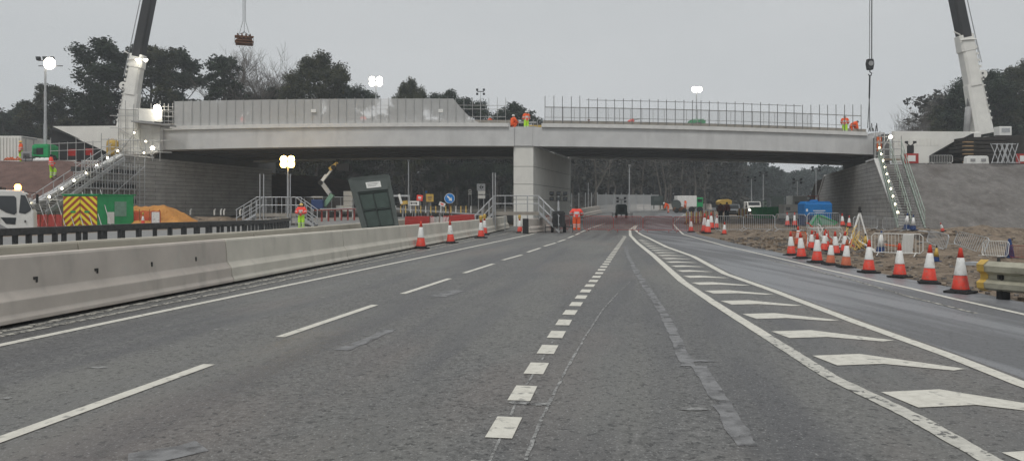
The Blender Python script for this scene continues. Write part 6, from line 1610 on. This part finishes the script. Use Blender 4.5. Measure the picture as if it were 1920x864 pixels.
for i in range(6): x = X(1497+i*7.6, Y); b.tube([(x, Y, 1), (x, Y, Z(368+(i % 2)*3, Y))], .05, 0, 5)
for py_ in (368, 378, 390): b.tube([(X(1497, Y), Y, Z(py_, Y)), (X(1535, Y), Y, Z(py_, Y))], .05, 0, 5)
b.build('tubes', 'redmesh', t, True)
Y = 100; t = thing('sign_gantry', 'dark rectangular message board frame in front of the far wood', 'sign', (X(1458, Y), Y, ground(X(1458, Y), Y)))
b = MB(); b.box(P(1458, 381, Y), (1.6, .15, 1.5)); b.build('board', 'slate2', t, True); b = MB(); b.beam(P(1443, 369, Y), P(1473, 369, Y), .15, .12)
for q in (1448, 1468): b.beam(P(q, 398, Y), P(q, 369, Y), .12, .12)
b.build('frame', 'darkgreen', t, True)
Y = 104; t = thing('sign_gantry', 'dark square message board beyond the far concrete barriers', 'sign', (X(1232, Y), Y, zp(Y))); b = MB(); b.box(P(1232, 376, Y), (1.7, .15, 1.3)); b.build('board', 'slate2', t, True); b = MB(); b.box(P(1232, 373, Y-.1), (.9, .02, .5)); b.build('screen', 'slate', t, True)
b = MB()
for q in (1226, 1238): b.beam(P(q, 392, Y), P(q, 380, Y), .12, .12)
b.build('legs', 'darkgreen', t, True)
# far white truck
Y = 100; zg = zp(Y); t = thing('truck', 'far white and green truck parked on the bend beyond the bridge', 'truck', (X(1294, Y), Y, zg)); b = MB(); b.box((-.4, 1, 1.5), (2.6, 2, 1.5)); b.build('body', 'white', t, bevel=.05); b = MB(); b.box((1.3, 1, 1.35), (.9, 1.9, 1.3)); b.build('cab', 'green', t, bevel=.08); b = MB(); b.box((1.3, .04, 1.6), (.6, .05, .4)); b.build('window', 'glass', t)
for x in (-1.2, .2, 1.3): b = MB(); b.wheel((x, 0, .4), .4, .3, (0, 1, 0)); b.build('wheel', 'black', t)
t = thing('road_roller', 'far road roller with a dark drum left of the distant white truck', 'roller', (X(1268, 97), 97, zp(97))); b = MB(); b.wheel((0, 0, 1.1), .62, .25, (.5, 1, 0), 0, 20); b.build('drum', 'slate', t); b = MB(); b.box((.5, .4, .5), (1.6, 1, .5)); b.build('chassis', 'rusty', t, bevel=.05)
for x in (0, 1.0): b = MB(); b.wheel((x, -.1, .3), .3, .25, (0, 1, 0)); b.build('wheel', 'black', t)
# orange site fencing near the bend
for i, (a, c, Y) in enumerate(((1287, 1312, 66), (1314, 1340, 68), (1385, 1402, 76))):
    net(a, c, Z(0, Y) and (HY+(CAMH-ground(X(a, Y), Y))*F/Y), HY+(CAMH-ground(X(a, Y), Y)-1.0)*F/Y, Y, 'helmety', 'cream and orange fence panel beyond the bend cones, %s from the left' % nth[i], 6, 'picket_fence', 'cream fences beyond the bend')
# floor items by the barriers under the bridge
Y = 50; t = thing('wheelbarrow_rack', 'x', 'rack', (0, 0, 0)); bpy.data.objects.remove(t)

# ================================================================ TOP OF THE RIGHT BANK
Y = 58
t = thing('mat_stack', 'tall dark stack of timber crane mats beneath the right crane', 'stack', (X(1850, Y), Y, 5.05))
for i in range(7):
    b = MB(); rs = random.Random(i); z = 5.1+i*.31; w0 = X(1817, Y)+rs.uniform(-.2, .2)
    for k in range(4): b.box((w0+1.65, Y+.5+k*.62, z+.13), (3.5, .58, .24))
    b.build('timber_mat', 'mats', t, True)
b = MB()
for i in range(6): b.box((X(1820, Y), Y+.35, 5.28+i*.31), (.7, .3, .1))
b.build('packers', 'wood', t, True)
pb_c = Vector((X(1763, 56.6), 56.6, 5.02))
o = place('whiteb', None, pb_c, R(0), 'white pedestrian barrier on top of the right bank before the dark parapet face', WG, (.85, 1, .62))
t = thing('barrow_box', 'white plastic water barrier on top of the right bank', 'barrier', (X(1834, 56.4), 56.4, 5.0)); b = MB(); b.ext([Vector(v) for v in ((-.85, 0, 0), (.85, 0, 0), (.8, 0, .55), (.7, 0, .62), (-.7, 0, .62), (-.8, 0, .55))], (0, .5, 0)); b.build('body', 'white', t, bevel=.05); b = MB(); b.box((-.4, -.02, .3), (.35, .04, .2)); b.box((.4, -.02, .3), (.35, .04, .2)); b.build('recess', 'grey', t)
for i, (px_, lab) in enumerate(((1878, 'left'), (1896, 'right'))):
    t = thing('trestle', 'folding grey scaffold trestle on the right bank, the %s one' % lab, 'trestle', (X(px_, 55.6), 55.6, 5.0), 0, 'trestles on the right bank'); b = MB()
    for dx in (-.5, -.1, .3):
        b.tube([(dx-.25, 0, 0), (dx+.35, .2, 1.5)], .03, 0, 5); b.tube([(dx+.35, 0, 0), (dx-.2, .2, 1.5)], .03, 0, 5)
    b.tube([(-.75, 0, .05), (.65, 0, .05)], .03, 0, 5); b.tube([(-.6, .2, 1.45), (.5, .2, 1.45)], .03, 0, 5); b.build('tubes', 'galv', t)
Y = 57.6; t = thing('machine_silhouette', 'black twin headed light unit standing before the ribbed white parapet', 'light unit', (X(1707, Y), Y, 5.05)); b = MB(); b.box((0, 0, 1.15), (.42, .3, .62)); b.box((0, 0, .6), (.2, .2, 1.0)); b.build('body', 'black', t, bevel=.04)
for s_ in (-1, 1): b = MB(); b.beam((0, 0, 1.4), (s_*.3, 0, 1.62), .06, .06); b.box((s_*.32, -.03, 1.7), (.2, .14, .16)); b.build('lamp_head', 'black', t)
b = MB(); b.box((0, 0, .06), (.7, .6, .12)); b.build('base', 'darkmetal', t)
for i, (a, c, Yq, lab) in enumerate(((1696, 1722, 57.2, 'red and white barrier panel below the ribbed parapet'), (1905, 1935, 57.5, 'red barrier panel at the right edge on top of the bank'))):
    t = thing('plastic_barrier', lab, 'barrier', (X((a+c)/2, Yq), Yq, 5.03)); w_ = (c-a)*Yq/F; b = MB(); b.box((0, 0, .45), (w_, .05, .75)); b.build('panel', 'redplastic', t); b = MB(); b.box((0, -.03, .45), (w_*.55, .03, .45)); b.build('white_plate', 'white', t)
Y = 64; t = thing('crane_control_box', 'small white cabin box on top of the dark mat stack at the right crane', 'cabin', (X(1880, Y), Y, Z(256, Y))); b = MB(); b.box((0, 0, .42), (1.05, .8, .8)); b.build('body', 'white', t, bevel=.05); b = MB(); b.box((0, -.42, .5), (.7, .03, .35)); b.build('louvre', 'galv', t); b = MB(); b.box((0, 0, -1.7), (2.4, 2.0, 3.4)); b.build('dark_base', 'mats', t)
# right end scaffold between the deck and the parapet
t = thing('end_scaffold', 'scaffold with a lit lamp between the right deck end and the white parapet', 'scaffold', (X(1660, 58), 58, 5.1)); b = MB()
for px_ in (1642, 1650, 1658, 1668, 1676): b.tube([P(px_, 305, 57.5), P(px_, 246+(px_ % 5), 57.5)], .03, 0, 5)
for py_ in (256, 268, 280, 292): b.tube([P(1640, py_, 57.5), P(1677, py_+1, 57.5)], .028, 0, 5)
b.tube([P(1642, 303, 57.4), P(1668, 256, 57.4)], .028, 0, 5); b.build('tubes', 'tube', t, True)
b = MB(); b.box(P(1660, 300, 58.2), (1.6, 1.6, .06)); b.build('boards', 'wood', t, True)
b = MB(); b.lathe([(.02, -.13), (.11, -.08), (.13, 0), (.09, .1), (.02, .13)], 10, 0, P(1670, 257, 57.2)); b.build('lamp', 'lampwhite', t, True, smooth=True)
b = MB(); b.box(P(1655, 270, 58.6), (.9, .1, 1.1)); b.build('screen', 'orangemesh', t, True)
for i in range(6):
    b = MB(); p = P(1629+i*3.2, 247, 62.3); b.tube([p, p+Vector((random.uniform(-.1, .1), 0, .3+.2*(i % 3)))], .04, 0, 5); tag(b.build('starter_bar', 'darkmetal'), 'short dark bar sticking up at the right deck end', 'bar', 'bars at the right deck end')
# plant visible over the middle of the deck
t = thing('deck_generator', 'small dark machine on the right span between the bending worker and the light tower', 'machine', (X(1195, 67), 67, dz(X(1195, 67)))); b = MB(); b.box((0, 0, .75), (1.1, .8, .5)); b.build('body', 'black', t, bevel=.05); b = MB(); b.tube([(-.5, 0, 1), (-.6, 0, 1.4), (.2, 0, 1.5)], .04); b.build('handle', 'grey', t); b = MB(); b.box((0, 0, .3), (1.2, .9, .4)); b.build('skid', 'darkmetal', t)
b = MB(); b.box((X(985, 63), 63.4, 8.95), (1.9, .1, .16)); b.box((X(985, 63), 63.4, 8.55), (1.9, .08, .12))
for px_ in (965, 972, 1000, 1008): b.tube([(X(px_, 63), 63.4, 8.2), (X(px_, 63), 63.4, 9.2)], .03)
tag(b.build('gap_guardrail', 'tube'), 'low tube guardrail across the gap behind the worker over the pier', 'guardrail')
t = thing('box_trailer', 'yellow machine visible on the deck right of the worker over the pier', 'machine', (X(1008, 70), 70, 8.15)); b = MB(); b.box((0, 0, .9), (1.7, 1.2, .7)); b.build('body', 'yellow', t, bevel=.06); b = MB(); b.box((-.1, 0, 1.35), (.9, 1, .25)); b.build('cover', 'darkmetal', t)
# ================================================================ AIR
HAZE = .0010
m = bpy.data.materials.new('haze'); m.use_nodes = True; nt = m.node_tree; nt.nodes.clear()
pv = nt.nodes.new('ShaderNodeVolumePrincipled'); pv.inputs['Color'].default_value = (.86, .92, .97, 1); pv.inputs['Density'].default_value = HAZE; pv.inputs['Anisotropy'].default_value = .2
ou = nt.nodes.new('ShaderNodeOutputMaterial'); nt.links.new(pv.outputs[0], ou.inputs['Volume']); M['haze'] = m
b = MB(); b.box((0, 160, 38), (860, 500, 82)); h_ = b.build('haze', 'haze'); h_['kind'] = 'stuff'
h_['label'] = 'thin grey winter haze over the whole site'
